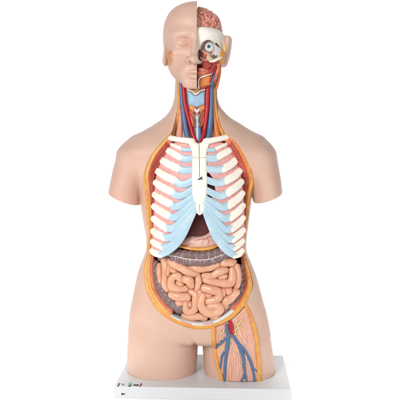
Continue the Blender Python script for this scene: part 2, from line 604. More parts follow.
thL = Stack([(300, 144, 186, -.05, .06), (312, 138, 191, -.066, .078), (318, 132.6, 195, -.074, .083), (324, 131, 197.5, -.08, .088), (332, 129.6, 198, -.086, .091), (341, 128.6, 198.4, -.088, .091), (350, 128, 197.6, -.088, .09), (362, 127.8, 196.9, -.085, .088), (371, 127.6, 195.6, -.083, .086), (380, 127.4, 194, -.082, .085)], 2.15)
thR = Stack([(300, 214, 252, -.05, .06), (312, 209, 259, -.066, .078), (318, 206, 265, -.074, .083), (324, 203.4, 267.2, -.08, .088), (332, 202.6, 269.4, -.086, .091), (341, 202.2, 271.2, -.088, .091), (350, 203, 272.6, -.088, .09), (362, 203.7, 274.5, -.086, .088), (371, 204.6, 275.6, -.084, .086), (380, 205.5, 276, -.083, .085)], 2.15)


def plane2(x, z, a, b):       # >0 below the pixel line a-b (both in the plane y = 0)
    pa, pb = P(a[0], a[1], 0), P(b[0], b[1], 0)
    ex, ez = pb[0] - pa[0], pb[2] - pa[2]
    L = math.hypot(ex, ez)
    return ((x - pa[0]) * ez - (z - pa[2]) * ex) / L


def body(x, y, z):
    f = T_torso(x, y, z)
    a = smax(armL(x, y, z), plane2(x, z - 0.12 * y, (109, 191.5), (142, 204.5)), 0.004)
    b = smax(armR(x, y, z), plane2(x, z - 0.12 * y, (252, 202.5), (282, 192.5)), 0.004)
    arms = np.minimum(a, b)
    k = 0.004 + 0.022 * np.clip((z - Zp(198)) / (Zp(160) - Zp(198)), 0, 1)
    f = smin(f, arms, k)
    t = smin(thL(x, y, z), thR(x, y, z), 0.006)
    f = smin(f, t, 0.007)
    # pubic fold and soft relief of the back are left plain; collar-bone hollow
    return np.maximum(f, BH - 0.001 - z)


def surf(px, py, off=0.0, default=-0.03, fn=body):
    px = np.asarray(px, float); py = np.asarray(py, float)
    ds = np.linspace(-0.13, 0.02, 301)
    out = np.full(px.shape, np.nan)
    prev = None
    for d in ds:
        p = P(px, py, d)
        f = fn(p[..., 0], p[..., 1], p[..., 2]) + off
        hit = (f < 0) & np.isnan(out)
        if prev is not None:
            t = prev / np.maximum(prev - f, 1e-9)
            out = np.where(hit, d - (ds[1] - ds[0]) * (1 - t), out)
        else:
            out = np.where(hit, d, out)
        prev = f
    return np.where(np.isnan(out), default, out)


def skinpts(pts, off=0.0):
    pts = np.asarray(pts, float)
    return P(pts[:, 0], pts[:, 1], surf(pts[:, 0], pts[:, 1], off))


C0L = [(171, 133.5), (163.7, 140), (156, 149), (151, 156), (146, 167.5), (144, 178), (144.4, 187), (145.6, 197), (146.2, 207.5), (147.4, 220), (148.6, 233), (148.4, 246), (147.5, 255), (144.6, 265), (144.3, 275), (145.6, 287.5), (148.3, 295), (151.5, 301.5), (157, 309.5), (163.7, 315.5), (169.5, 319.7), (180, 325), (190, 328), (200, 329.4), (210, 328.4), (213, 327.5)]
C1L = [(171.3, 134.6), (164.5, 140.6), (157, 149.5), (152.2, 156.6), (147.4, 168), (146, 178), (147.6, 187), (149, 197), (150, 207.5), (150.8, 220), (151.2, 233), (150.8, 246), (150.5, 255), (148.4, 265), (148.2, 275), (149.7, 287), (152.5, 293.5), (155.7, 299), (161, 306.5), (167, 312), (171.5, 316.5), (181, 321.5), (190.5, 324.5), (200, 325.7), (209, 325), (212, 324.5)]
C2L = [(174, 139), (170, 146), (165, 153), (160.5, 160), (156.5, 170), (155, 178), (154.5, 187), (154.5, 197), (154.5, 207.5), (154.5, 220), (154.5, 233), (154, 246), (154.5, 256), (154.8, 265), (154.6, 275), (157, 287), (160, 293), (164, 299), (168, 305), (172.5, 309.5), (176, 313), (184, 318), (192, 320.5), (200, 321.5), (208, 320.5), (212, 319.5)]
C0R = [(225, 133), (233.7, 140), (240, 147.5), (246, 158.7), (251, 170), (253.3, 179), (253, 186), (250, 195), (248.7, 206), (247.3, 218.7), (245.2, 233), (244.3, 246), (244.8, 255), (247.6, 265), (250.3, 273), (252.3, 285), (249.4, 295), (245.5, 304), (239, 312), (232, 318.5), (222, 324), (213, 327.5)]
C1R = [(224.6, 134.6), (233, 140.6), (239, 148), (244.8, 159), (249.4, 170.6), (251, 179), (249.6, 186), (247.2, 195), (246, 206), (245.4, 218.7), (243.6, 233), (242.6, 246), (243, 255), (245.2, 265), (247, 273), (248.2, 285), (245.5, 293.5), (241.5, 301.5), (236, 308.5), (230, 314), (221, 320), (212, 324.5)]
C2R = [(222, 139), (228, 146), (232, 152), (236, 160), (240, 171), (241.5, 179), (242, 187), (242, 195), (242, 206), (242, 218.7), (241.6, 233), (241, 246), (240.5, 257), (241.2, 265), (242.5, 273), (243, 285), (240.5, 293), (236.5, 300), (231, 306), (226, 310.5), (218, 316.5), (212, 319.5)]
neckL = [(176.6, 66), (177.4, 84), (178.0, 98), (177, 110), (174.5, 123)]
neckR = [(215.2, 66), (215.2, 84), (216.0, 98), (217.6, 110), (220, 122)]
cut_px = spline(neckL + C0L, 2.0).tolist() + spline(C0R[::-1][1:] + neckR[::-1], 2.0).tolist()
cut_px = np.array(cut_px)
cut3 = skinpts(cut_px)
CUT = cut3[:, [0, 2]]
win_px = np.array([(213.4, 328), (222, 324.6), (232, 319.2), (239.6, 312), (245.8, 304.5), (249.5, 312), (253, 322), (256, 333), (257.8, 346), (259.2, 363), (259.8, 392), (225, 392), (222, 381), (217.5, 366), (215, 350), (213.7, 337)])
win3 = skinpts(win_px)
WIN = win3[:, [0, 2]].copy()
WIN[10:12, 1] = 0.0


_q = spline(np.array([(163, 322), (172, 327.5), (181, 333.5), (189, 340), (196, 347)]), 3.0)
CREASE = P(_q[:, 0], _q[:, 1], surf(_q[:, 0], _q[:, 1]) - 0.0032)


def crease(x, y, z):
    d = np.full(np.shape(x), 1.0)
    lo_, hi_ = CREASE.min(0) - 0.015, CREASE.max(0) + 0.015
    s_ = np.where((x > lo_[0]) & (x < hi_[0]) & (y > lo_[1]) & (y < hi_[1]) & (z > lo_[2]) & (z < hi_[2]))
    X_, Y_, Z_ = x[s_], y[s_], z[s_]
    v = np.full(X_.shape, 1.0)
    n = len(CREASE) - 1
    for i in range(n):
        r0, r1 = [0.0018 + 0.0030 * math.sin(math.pi * min(1, (k + 1) / (n + 1)) * 0.62) for k in (i, i + 1)]
        v = np.minimum(v, caps(X_, Y_, Z_, CREASE[i], CREASE[i + 1], r0, r1))
    d[s_] = v
    return d


def grid2(fn, x, z, poly):    # evaluate a 2-D field once and broadcast along y
    if x.ndim == 3:
        return np.broadcast_to(polydist(x[:, 0, :], z[:, 0, :], poly)[:, None, :], x.shape)
    return polydist(x, z, poly)


def skin_field(x, y, z):
    f = body(x, y, z)
    f = smax(f, -crease(x, y, z), 0.004)
    c = grid2(None, x, z, CUT)
    f = smax(f, -np.maximum(c, y - 0.012), 0.0016)
    wd = grid2(None, x, z, WIN)
    rec = np.maximum(wd, -(body(x, y, z) + 0.0045))
    rec = np.maximum(rec, y)
    f = smax(f, -rec, 0.001)
    return f


skin = sdf_obj('torso_skin', skin_field, (-0.25, -0.125, 0.02), (0.23, 0.115, Zp(66)), 0.0024, M['skin'], root)

# ------------------------------------------------------------------ cavity lining
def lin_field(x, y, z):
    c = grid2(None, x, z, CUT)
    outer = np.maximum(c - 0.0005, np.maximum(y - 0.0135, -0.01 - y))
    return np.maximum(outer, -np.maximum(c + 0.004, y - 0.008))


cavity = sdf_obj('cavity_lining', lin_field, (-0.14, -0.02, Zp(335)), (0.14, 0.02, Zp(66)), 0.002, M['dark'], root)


# ------------------------------------------------------------------ cut edges of the wall: fat and muscle
def rim(name, A, B, m, parent, dA, dB, bulge=0.0015, deep=0.04, n=7, taper_end=True):
    """solid band between two pixel polylines with depths dA, dB; rounded front, walls going back"""
    A = np.asarray(A, float); B = np.asarray(B, float)
    idx = np.linspace(0, len(A) - 1, (len(A) - 1) * 5 + 1)
    def cr(p):
        q = spline_even(p, 5)
        return q
    A, B = cr(A), cr(B)
    dA = spline_even(np.asarray(dA)[:, None], 5)[:, 0]; dB = spline_even(np.asarray(dB)[:, None], 5)[:, 0]
    pa = P(A[:, 0], A[:, 1], dA); pb = P(B[:, 0], B[:, 1], dB)
    rows = []
    for k in range(n + 1):
        t = k / n
        q = pa + (pb - pa) * t
        q[:, 1] -= bulge * math.sqrt(max(0, 1 - (2 * t - 1) ** 2))
        rows.append(q)
    qb = rows[-1].copy(); qb[:, 1] = np.maximum(qb[:, 1] + 0.002, np.minimum(qb[:, 1] + deep, 0.011))
    qa = rows[0].copy(); qa[:, 1] = np.maximum(qa[:, 1] + 0.002, np.minimum(qa[:, 1] + deep, 0.011))
    rows = [qa] + rows + [qb]
    R = len(rows); L_ = len(pa)
    V = np.stack(rows, 1).reshape(-1, 3)
    fs = []
    for i in range(L_ - 1):
        for k in range(R):
            k2 = (k + 1) % R
            fs.append((i * R + k, i * R + k2, (i + 1) * R + k2, (i + 1) * R + k))
    fs.append(tuple(reversed(range(R)))); fs.append(tuple((L_ - 1) * R + k for k in range(R)))
    o = mesh_obj(name, V, fs, m, parent, sharp=55)
    bmx = bmesh.new(); bmx.from_mesh(o.data); bmesh.ops.recalc_face_normals(bmx, faces=bmx.faces[:]); bmx.to_mesh(o.data); bmx.free()
    return o


def spline_even(p, k):
    p = np.asarray(p, float)
    q = np.vstack([2 * p[0] - p[1], p, 2 * p[-1] - p[-2]])
    out = []
    for i in range(len(p) - 1):
        a, b, c, d = q[i:i + 4]
        t = np.linspace(0, 1, k, endpoint=False)[:, None]
        out.append(0.5 * ((2 * b) + (c - a) * t + (2 * a - 5 * b + 4 * c - d) * t ** 2 + (3 * b - a - 3 * c + d) * t ** 3))
    out.append(p[-1:])
    return np.concatenate(out)


def depths(c0, c1):
    c0 = np.array(c0); c1 = np.array(c1)
    # skin depth just outside the edge, kept from running round the silhouette
    d0 = np.minimum(surf(c0[:, 0], c0[:, 1]), -0.022)
    k = np.ones(3) / 3
    d0 = np.convolve(np.pad(d0, 1, mode='edge'), k, 'valid')
    return d0


for side, (c0, c1, c2) in (('L', (C0L, C1L, C2L)), ('R', (C0R, C1R, C2R))):
    d0 = depths(c0, c1)
    rim('fat_layer', c0, c1, M['fat'], root, d0 - 0.0003, d0 - 0.0006, 0.0011)
    n = 21 if side == 'L' else 20
    e = (172.6, 316) if side == 'L' else (230.6, 311.6)
    c2 = c2[:n - 1] + [e]; c2 = list(c2)
    mid1 = [tuple(np.array(a) * 0.72 + np.array(b) * 0.28) for a, b in zip(c1[:n], c2)]
    rim('connective_layer', c1[:n], mid1[:n], M['fatpale'] if side == 'L' else M['orange'], root, (d0 - 0.0006)[:n], (d0 + 0.0006)[:n], 0.0012)
    rim('muscle_layer', mid1[:n], c2[:n], M['muscle'], root, (d0 + 0.001)[:n], (d0 + 0.004)[:n], 0.0022)
# fibre lines of the cut chest muscle
for (c1, c2) in ((C1L, C2L), (C1R, C2R)):
    d0 = depths(c1, c1)
    for t in (0.4, 0.62, 0.82):
        q = [tuple(np.array(a) * (1 - t) + np.array(b) * t) for a, b in zip(c1, c2)][1:13]
        pts = np.array(q)
        dd = d0[1:13] - 0.0012 + 0.003 * t
        pos = spline_even(P(pts[:, 0], pts[:, 1], dd), 4)
        mb = MB(); sweep(mb, pos, 0.0011, 0.0012, seg=8)
        mb.build('muscle_fibre', M['redmuscle'], root)

# ------------------------------------------------------------------ pelvic ring
PELT = [(169.5, 313.2), (175, 316.5), (182, 319.6), (190, 321.8), (200, 323), (210, 321.9), (218, 318.7), (225.5, 314), (232, 308.8)]
PELB = [(171.8, 317.2), (176, 319.6), (182.5, 322.6), (190.5, 325), (200, 326), (209.5, 325.4), (219, 322), (227.5, 317), (234.5, 311)]
dp = surf(np.array(PELB)[:, 0], np.array(PELB)[:, 1]) + 0.0015
rim('pelvic_bone', PELT, PELB, M['ligament'], root, dp + 0.001, dp, 0.003)
for a, b in (((181, 321.0), (191, 324.2)), ((204, 324.4), (213, 322.7))):
    mbx = MB()
    pts = np.array([a, ((a[0] + b[0]) / 2, (a[1] + b[1]) / 2 + 0.3), b])
    sweep(mbx, spline_even(P(pts[:, 0], pts[:, 1], surf(pts[:, 0], pts[:, 1] + 1.5) - 0.0009), 5), 0.0013, 0.0010, seg=10)
    mbx.build('pelvic_muscle', M['pinkmuscle'], root)

# ------------------------------------------------------------------ rib cage
CX = Xp(198.6)


def cage(x, z):
    py = np.interp(z, [Zp(260), Zp(135)], [260, 135])
    W = np.interp(py, [135, 160, 200, 258], [0.108, 0.126, 0.133, 0.137])
    fr = np.interp(py, [138, 150, 175, 205, 235, 260], [-.076, -.088, -.102, -.108, -.106, -.102])
    q = np.clip(1 - (np.abs(x - CX) / W) ** 2.2, 0.02, 1) ** 0.55
    return fr * q + 0.0


DOME = [(198, 143), (190, 142), (176, 142), (167.5, 147), (161.5, 156), (157.5, 167), (155, 181), (153.7, 195), (153, 219), (152, 240), (151, 252), (153.5, 256), (158.5, 257.3), (166, 254), (176, 247), (184, 236), (190, 223), (195, 211),
        (204.5, 211), (209.5, 225), (215, 238), (223, 248), (231, 255.5), (236, 258.3), (242, 256.3), (244, 250), (244.4, 235), (244, 205), (242.3, 183), (239.6, 168), (235.4, 157), (230.4, 148), (221.5, 142), (208, 142)]
HOLES = [[(206.8, 173), (208.5, 172.6), (211, 175.6), (214, 179.6), (209, 178.6), (207, 177)],
         [(207.2, 183.2), (210, 183.6), (214.6, 186), (215.6, 191), (211.5, 190), (207.6, 187)],
         [(207.4, 193.4), (209.8, 193.6), (213, 197), (210.4, 199.2), (207.8, 197.4)]]
rnd = np.random.RandomState(3)


def inter_disp(px, py, pos):
    return 0.0004 * np.sin(px * 1.9 + 1.3 * np.sin(py * 0.6)) + 0.0003 * np.sin(py * 2.3 + px * 0.7)


cage_o = patch('rib_cage', DOME, cage, M['inter'], root, off=0.0, bulge=0.003, edge=2.5, thick=0.005, res=1.1, holes=HOLES, disp=inter_disp)
RL = [((167, 150), (172.5, 153), (180.2, 157.5)), ((161.2, 159.5), (168.5, 164), (177.7, 168.3)), ((157.4, 171), (165, 176), (174.7, 180.5)), ((155.5, 182.5), (162.5, 187.3), (172, 192)),
      ((154.4, 194.5), (161.5, 199.5), (170.3, 203.8)), ((153.8, 206), (160.5, 211), (168.5, 215.5)), ((153.6, 218.5), (159.5, 223.3), (166.3, 227.8)), ((153, 231), (158, 234.2), (164, 237.3)),
      ((152.4, 241.5), (156.8, 244.3), (162.4, 247)), ((151.8, 250.8), (155.5, 253.2), (160.5, 254.6))]
RR = [((230.8, 150), (226, 152.5), (218.6, 156.7)), ((236.8, 159), (231.5, 164), (223.6, 169)), ((240, 170.5), (234.5, 175.8), (226, 180.8)), ((241.6, 181.5), (236, 187), (227.3, 193.2)),
      ((242.4, 193), (237, 199.3), (228.6, 205.3)), ((242.9, 205.3), (238, 211.3), (230.4, 217.3)), ((242.9, 217.6), (238.5, 223), (231.8, 228.4)), ((243, 229.8), (239, 234), (232.8, 239)),
      ((242.8, 240.6), (239.3, 243.8), (233.8, 247.8)), ((242.2, 250.5), (239, 253.5), (234.5, 255.3))]
KL = [((183, 149.6), (190.5, 150.2)), ((180.2, 157.5), (186, 159.3), (192.5, 158.5)), ((177.7, 168.3), (185, 170.8), (193, 169.5)), ((174.7, 180.5), (180.5, 184), (186.5, 183.7), (193, 180.2)),
      ((172, 192), (177.5, 195.6), (184, 194.6), (193, 189)), ((170.3, 203.8), (175.3, 206.6), (182.5, 204), (193.2, 196.8)), ((168.5, 215.5), (174.3, 217.3), (182.5, 212), (193.8, 203)),
      ((166.3, 227.8), (173, 228.2), (182.8, 219.8), (194.3, 207.5)), ((164, 237.3), (170.8, 237.2), (180.5, 229.5), (189.5, 217.5)), ((162.4, 247), (169.3, 246), (177.6, 239), (186.5, 227)),
      ((160.5, 254.6), (167.5, 251.5), (176.3, 244.6), (183.4, 234.6), (189.3, 222), (194.2, 211))]
KR = [((214, 150), (207, 150.2)), ((218.6, 156.7), (213, 158.8), (206.3, 158.3)), ((223.6, 169), (215, 170), (206.3, 168.6)), ((226, 180.8), (219, 183), (213, 182), (206.3, 179.6)),
      ((227.3, 193.2), (221, 196), (215, 194.4), (206.3, 190)), ((228.6, 205.3), (222, 207.3), (215, 204), (206.2, 199)), ((230.4, 217.3), (224, 218.4), (216, 213), (206, 204)),
      ((231.8, 228.4), (225, 229.2), (216.3, 221.5), (205.6, 208.8)), ((232.8, 239), (226, 238.3), (218, 230.5), (210, 218)), ((233.8, 247.8), (227, 246.3), (220, 239.4), (212.8, 228.4)),
      ((234.5, 255.3), (228.6, 252.2), (221, 244.6), (214.4, 234.8), (209.2, 222.4), (205, 211.3))]
for i, rr in enumerate(RL + RR):
    ww = 3.6 if i % 10 < 8 else 3.1
    if i % 10 == 0:
        ww = 3.2
    part_tube('rib', rr, cage, [ww * 0.86, ww, ww * 1.03, ww * 1.05], M['bone'], cage_o, hh=1.75, off=0.0012, sq=2.4, seg=20)
for i, rr in enumerate(KL + KR):
    ww = 3.55
    j = i % 11
    if j == 0:
        ww = 2.0
    if j >= 7:
        ww = 3.5
    if j >= 9:
        ww = 3.1
    part_tube('costal_cartilage', rr, cage, [ww * 1.02, ww, ww * 0.95, ww * 0.9], M['cart'], cage_o, hh=1.4, off=0.0009 + 0.0001 * j, sq=2.8, seg=20)
# first ribs, short, under the collar bones
part_tube('rib', ((171.5, 144.6), (177, 147), (183, 149.6)), cage, [1.6, 1.9, 2.0], M['bone'], cage_o, hh=1.6, off=-0.001)
part_tube('rib', ((226, 144.4), (220, 147), (214, 150)), cage, [1.6, 1.9, 2.0], M['bone'], cage_o, hh=1.6, off=-0.001)
# sternum: manubrium and body, then xiphoid
STER = [(190.2, 137.6), (195, 141.2), (198.8, 144.2), (202.6, 141.2), (207.4, 137.4), (209.8, 141), (208.8, 146.5), (206.8, 151), (206.6, 158), (206.9, 170), (207.2, 182), (207.0, 193), (205.8, 200), (203, 203.4), (196.2, 203.6), (193.4, 200.6), (192, 193), (191.8, 182), (191.9, 170), (192.2, 158), (191.8, 151), (189.6, 146.5), (188.6, 141)]
patch('sternum', STER, cage, M['bone'], cage_o, off=0.0062, bulge=0.003, edge=2.6, thick=0.01, res=0.9, smooth_poly=False)
patch('xiphoid', [(196, 202.5), (203.2, 202.5), (204.8, 207), (203.4, 212), (199.8, 215.2), (196.2, 212.2), (194.7, 207)], cage, M['bone'], cage_o, off=0.0046, bulge=0.003, edge=2.4, thick=0.008, res=0.8)
part_tube('collar_bone', ((165.2, 139.4), (171, 138.4), (178, 139.5), (186, 140.6), (192, 141.6)), cage, [2.4, 2.7, 2.6, 2.9, 3.3], M['bone'], cage_o, hh=2.5, off=0.005)
part_tube('collar_bone', ((231.4, 138.6), (226, 137.7), (219, 139), (212, 140.5), (206, 141.6)), cage, [2.4, 2.7, 2.6, 2.9, 3.3], M['bone'], cage_o, hh=2.5, off=0.005)
mb = MB()
tube(mb, ((199.3, 145), (199.5, 160), (199.6, 177)), cage, 0.28, hh=0.2, off=0.0063, seg=6)
mb.build('sternum_seam', M['seam'], cage_o)
mb = MB()
tube(mb, ((199.6, 204), (199.7, 212)), cage, 0.22, hh=0.2, off=0.0047, seg=6)
mb.build('sternum_seam', M['seam'], cage_o)
part_tube('sternum_line', ((192.4, 157.4), (199, 157.8), (206.4, 157.4)), cage, 0.2, M['fat'], cage_o, hh=0.2, off=0.0063, seg=6)
mb = MB()
for q, ww in ((((197.4, 179.6), (199.4, 178.8), (201.8, 177.0)), [0.25, 0.45, 0.4]), (((201.6, 177.0), (202.2, 178.4), (202.0, 180.0)), [0.4, 0.4, 0.2]), (((198.6, 179.2), (200.4, 179.2), (201.4, 178.4)), [0.2, 0.4, 0.3])):
    tube(mb, q, cage, ww, hh=0.2, off=0.0064, seg=8, step=0.4)
mb.build('printed_mark', M['black'], cage_o)

# heart seen dark through the gaps beside the sternum
hp = P(209, 186, -0.055)
v, q = nets(lambda x, y, z: ell(x, y, z, hp, (0.04, 0.03, 0.05)), hp - 0.055, hp + 0.055, 0.004)
mesh_obj('heart', v, q, M['liver'], root)


# ------------------------------------------------------------------ upper belly: liver, stomach
flat = lambda d: (lambda x, z: np.full(np.shape(x), d))


def belly(x, z):
    q = np.clip(1 - (np.abs(x - Xp(200)) / 0.125) ** 2.2, 0.05, 1) ** 0.5
    return -0.088 * q


patch('liver', [(194, 207), (205.5, 207), (210, 220), (214, 234), (206, 239), (190, 241), (178, 245), (184, 234), (190, 220)], belly, M['liver'], root, off=-0.012, bulge=0.006, edge=9, thick=0.02)
sto = patch('stomach', [(175.5, 246.5), (183, 240), (190.5, 236.5), (196, 237.3), (201, 236.8), (206, 235), (211.5, 231.5), (215, 236), (220.5, 245), (210, 249), (200, 250), (187, 249.5)], belly, M['stomach'], root, off=-0.004, bulge=0.008, edge=7, thick=0.02)
part_tube('omentum', ((176, 246), (182, 247), (190, 248.7), (200, 249.4), (210, 248.3), (219.5, 245.2)), belly, [0.9, 1.3, 1.6, 1.7, 1.6, 1.2], M['fat'], root, hh=1.5, off=-0.003)
mb = MB()
for q in (((210, 236), (206, 238.5), (203, 241), (202, 244)), ((206, 238.5), (200, 239.5), (195, 240.5)), ((207, 238), (208.5, 242), (207.5, 245)), ((186, 246), (190, 244.3), (194, 244.6))):
    tube(mb, q, belly, [0.35, 0.28, 0.15], hh=0.25, off=-0.0036, seg=6)
mb.build('stomach_vessel', M['muscle'], sto)


# ------------------------------------------------------------------ colon
def bead_chain(path, r, spacing, dep, off, seedv):
    p = spline(path, 0.5)
    pos = onsurf(p[:, 0], p[:, 1], dep)
    pos[:, 1] -= off
    L = np.concatenate([[0], np.cumsum(np.linalg.norm(np.diff(p[:, :2], axis=0), axis=1))])
    s = np.arange(0, L[-1] + 0.01, spacing)
    rs = np.random.RandomState(seedv)
    out = []
    for i, t in enumerate(s):
        c = np.array([np.interp(t, L, pos[:, k]) for k in range(3)])
        rr = np.interp(t / L[-1], np.linspace(0, 1, len(r)), r)
        out.append((c, rr * S * rs.uniform(0.94, 1.06)))
    return out


def beads_field(beads, k=0.0012):
    def f(x, y, z):
        d = np.full(np.shape(x), 1.0)
        for c, rr in beads:
            d = smin(d, np.sqrt((x - c[0]) ** 2 + (y - c[1]) ** 2 + (z - c[2]) ** 2) - rr, k)
        return d
    return f


def bounds(b, pad=0.006):
    c = np.array([a[0] for a in b]); rr = np.array([a[1] for a in b])[:, None]
    return (c - rr).min(0) - pad, (c + rr).max(0) + pad


up = bead_chain([(159, 252), (168, 252.5), (178, 254), (189, 255.7), (200, 256.3), (211, 255), (221, 252), (230, 249.5), (238, 247)], [4.8, 5.2, 5.1, 5, 5.1, 5.1, 4.8], 6.4, belly, -0.006, 1)
dn = bead_chain([(161, 258), (169, 259.5), (178, 260.5), (189, 262), (200, 262.6), (211, 261.3), (221, 258), (230, 254.5), (237, 252)], [3.8, 4.4, 4.8, 4.9, 4.8, 4.4, 3.8], 5.9, belly, -0.006, 2)
lo, hi = bounds(up + dn)
trans = sdf_obj('transverse_colon', beads_field(up + dn, 0.0022), lo, hi, 0.0013, M['colon'], root)
mb = MB()
tube(mb, ((166, 254.5), (176, 256.3), (186, 258.6), (200, 259.7), (211, 258.6), (220, 255.6), (229, 252)), belly, 0.6, hh=0.8, off=0.0032, seg=8)
for a in ((181, 257.4, -1), (190, 259, 1), (196, 259.4, -1), (204, 259.3, 1), (212, 258.2, 1), (215, 257.2, -1), (186, 258.3, 1), (208, 259, -1), (221, 255, 1), (175, 256, 1)):
    tube(mb, ((a[0], a[1]), (a[0] + 0.8, a[1] + 2 * a[2]), (a[0] + 0.3, a[1] + 4 * a[2])), belly, [0.4, 0.3, 0.2], hh=0.5, off=0.0042, seg=6)
mb.build('taenia', M['taenia'], trans)
asc = bead_chain([(155.8, 264), (157, 273), (159.6, 283), (163.8, 292.5), (169.4, 300.6), (176, 306.6), (181.6, 309.6)], [3.6, 4.2, 5.2, 6.2, 6.8, 6.6, 5.4], 5.8, belly, -0.005, 3)
lo, hi = bounds(asc)
sdf_obj('ascending_colon', beads_field(asc), lo, hi, 0.0013, M['colon'], root)
dsc = bead_chain([(240, 268), (240.5, 278), (240, 287), (237.4, 296), (232, 304), (225, 310), (217, 314)], [3.2, 3.6, 4.2, 5, 5.4, 5.2, 4.2], 5.4, belly, -0.006, 5)
lo, hi = bounds(dsc)
sdf_obj('descending_colon', beads_field(dsc), lo, hi, 0.0013, M['colon'], root)


# ------------------------------------------------------------------ small intestine: coiled loops
def gut(x, z):
    q = np.clip(1 - (np.abs(x - Xp(200.5)) / 0.118) ** 2.4 - (np.abs(z - Zp(290)) / 0.11) ** 2.4 * 0.7, 0.05, 1) ** 0.5
    return -0.056 - 0.029 * q


LOOPS = [
    ([(164.5, 260), (165.8, 268), (165, 277), (165.4, 284), (168, 289)], 4.1),
    ([(170.5, 262.5), (176.5, 265.5), (183, 269), (190, 272.5), (196, 274)], 4.9),
    ([(180.5, 280.5), (178.6, 276.5), (174.5, 276.2), (171.4, 280), (171.8, 286), (177, 288.6), (185.5, 289)], 4.4),
    ([(184.5, 279.5), (189, 280), (191.4, 285)], 4.7),
    ([(198, 276), (198.6, 282), (197, 289)], 3.8),
    ([(190, 267.6), (199, 268.9), (208, 268.6), (217.5, 265.4)], 3.8),
    ([(222, 264.2), (227, 262.8), (232.5, 263.4)], 4.5),
    ([(205, 276.4), (212, 276.6), (218, 272.4), (225, 270.6)], 4.5),
    ([(206, 279), (213, 281.6), (221, 283), (229.5, 282.6), (232.6, 277.5), (232.2, 270.5)], 4.5),
    ([(236.2, 266.4), (238.0, 273), (237.6, 281), (236, 288)], 3.4),
    ([(172.5, 294.5), (179, 296.6), (186.5, 297.2)], 5.0),
    ([(190.5, 291.8), (195.6, 295), (196, 302.5), (194.2, 309.4), (189.6, 312.6), (185.8, 309), (185, 302)], 4.3),
    ([(204.2, 288), (211, 289.4), (217.6, 290.8), (219.8, 295.6), (216, 300), (208.6, 301.2)], 4.7),
    ([(202.6, 296), (200.8, 303), (203.6, 309.4), (209.6, 313.2), (216.6, 312.8), (220.4, 308), (216, 304.4), (210, 305.4)], 4.5),
    ([(228, 290), (229, 292.5)], 5.0),
    ([(235.4, 292), (231, 297.6), (225.6, 301.5), (224.6, 306)], 4.5),
    ([(184.6, 316), (191, 317), (198.4, 316.6), (204, 318)], 3.9),
    ([(159.6, 266), (159.8, 274), (161, 281)], 3.2),
    ([(177.6, 301.4), (182, 303.6)], 4.2),
    ([(224, 290), (222, 296)], 4.0),
    ([(178, 283), (182, 284.5)], 3.2),
    ([(212.5, 316.6), (218, 316)], 3.2),
    ([(206, 295), (211, 296)], 3.4),
    ([(190, 303), (190.4, 307)], 2.8),
    ([(200, 291), (199.6, 297)], 3.4),
    ([(170.4, 269.6), (175.6, 272.4)], 3.4),
    ([(219.6, 277.4), (226, 276.4)], 3.3),
    ([(169, 266), (167.6, 276)], 2.8),
]
segs = []
rs = np.random.RandomState(11)
for li, (pp, rr) in enumerate(LOOPS):
    p = spline(pp, 1.4)
    off = rs.uniform(-0.002, 0.0022)
    pos = onsurf(p[:, 0], p[:, 1], gut)
    arc = np.linspace(0, 1, len(p))
    rad = 1.04 * rr * S * (0.94 + 0.06 * np.sin(arc * 9 + li))
    pos[:, 1] -= off - 0.0025 * (1 - np.sin(arc * math.pi)) * 0 
    pos[:, 1] += 0.0035 * np.maximum(0, np.abs(arc - 0.5) * 2 - 0.6) / 0.4
    for i in range(len(p) - 1):
        segs.append((pos[i], pos[i + 1], rad[i], rad[i + 1], li))


def gut_field(x, y, z):
    d = ell(x, y, z, P(200.5, 289, -0.035), (0.088, 0.0442, 0.067))
    loops = {}
    sh = np.shape(x)
    for a, b, ra, rb, li in segs:
        if x.ndim == 3:       # only the cells near the segment
            if li not in loops:
                loops[li] = np.full(sh, 1.0)
            pad = 0.010
            lo_ = np.minimum(a, b) - ra - pad; hi_ = np.maximum(a, b) + ra + pad
            X1 = x[:, 0, 0]; Y1 = y[0, :, 0]; Z1 = z[0, 0, :]
            s = (slice(*np.searchsorted(X1, (lo_[0], hi_[0]))), slice(*np.searchsorted(Y1, (lo_[1], hi_[1]))), slice(*np.searchsorted(Z1, (lo_[2], hi_[2]))))
            loops[li][s] = np.minimum(loops[li][s], caps(x[s], y[s], z[s], a, b, ra, rb))
        else:
            v = caps(x, y, z, a, b, ra, rb)
            loops[li] = np.minimum(loops[li], v) if li in loops else v
    m1 = np.full(sh, 1.0); m2 = np.full(sh, 1.0)
    for v in loops.values():
        m2 = np.minimum(m2, np.maximum(m1, v))
        m1 = np.minimum(m1, v)
    m1 = m1 + 0.0020 * np.exp(-((m2 - m1) / 0.0018) ** 2)      # grooves where two loops meet
    return smin(d, m1, 0.0005)


lo = P(155, 325, -0.02); hi = P(246, 252, -0.02)
sdf_obj('small_intestine', gut_field, (lo[0], -0.105, lo[2]), (hi[0], -0.03, hi[2]), 0.0010, M['intestine'], root)

# ------------------------------------------------------------------ thigh window
def thigh_dep(px, py, off):
    return surf(px, py, off)


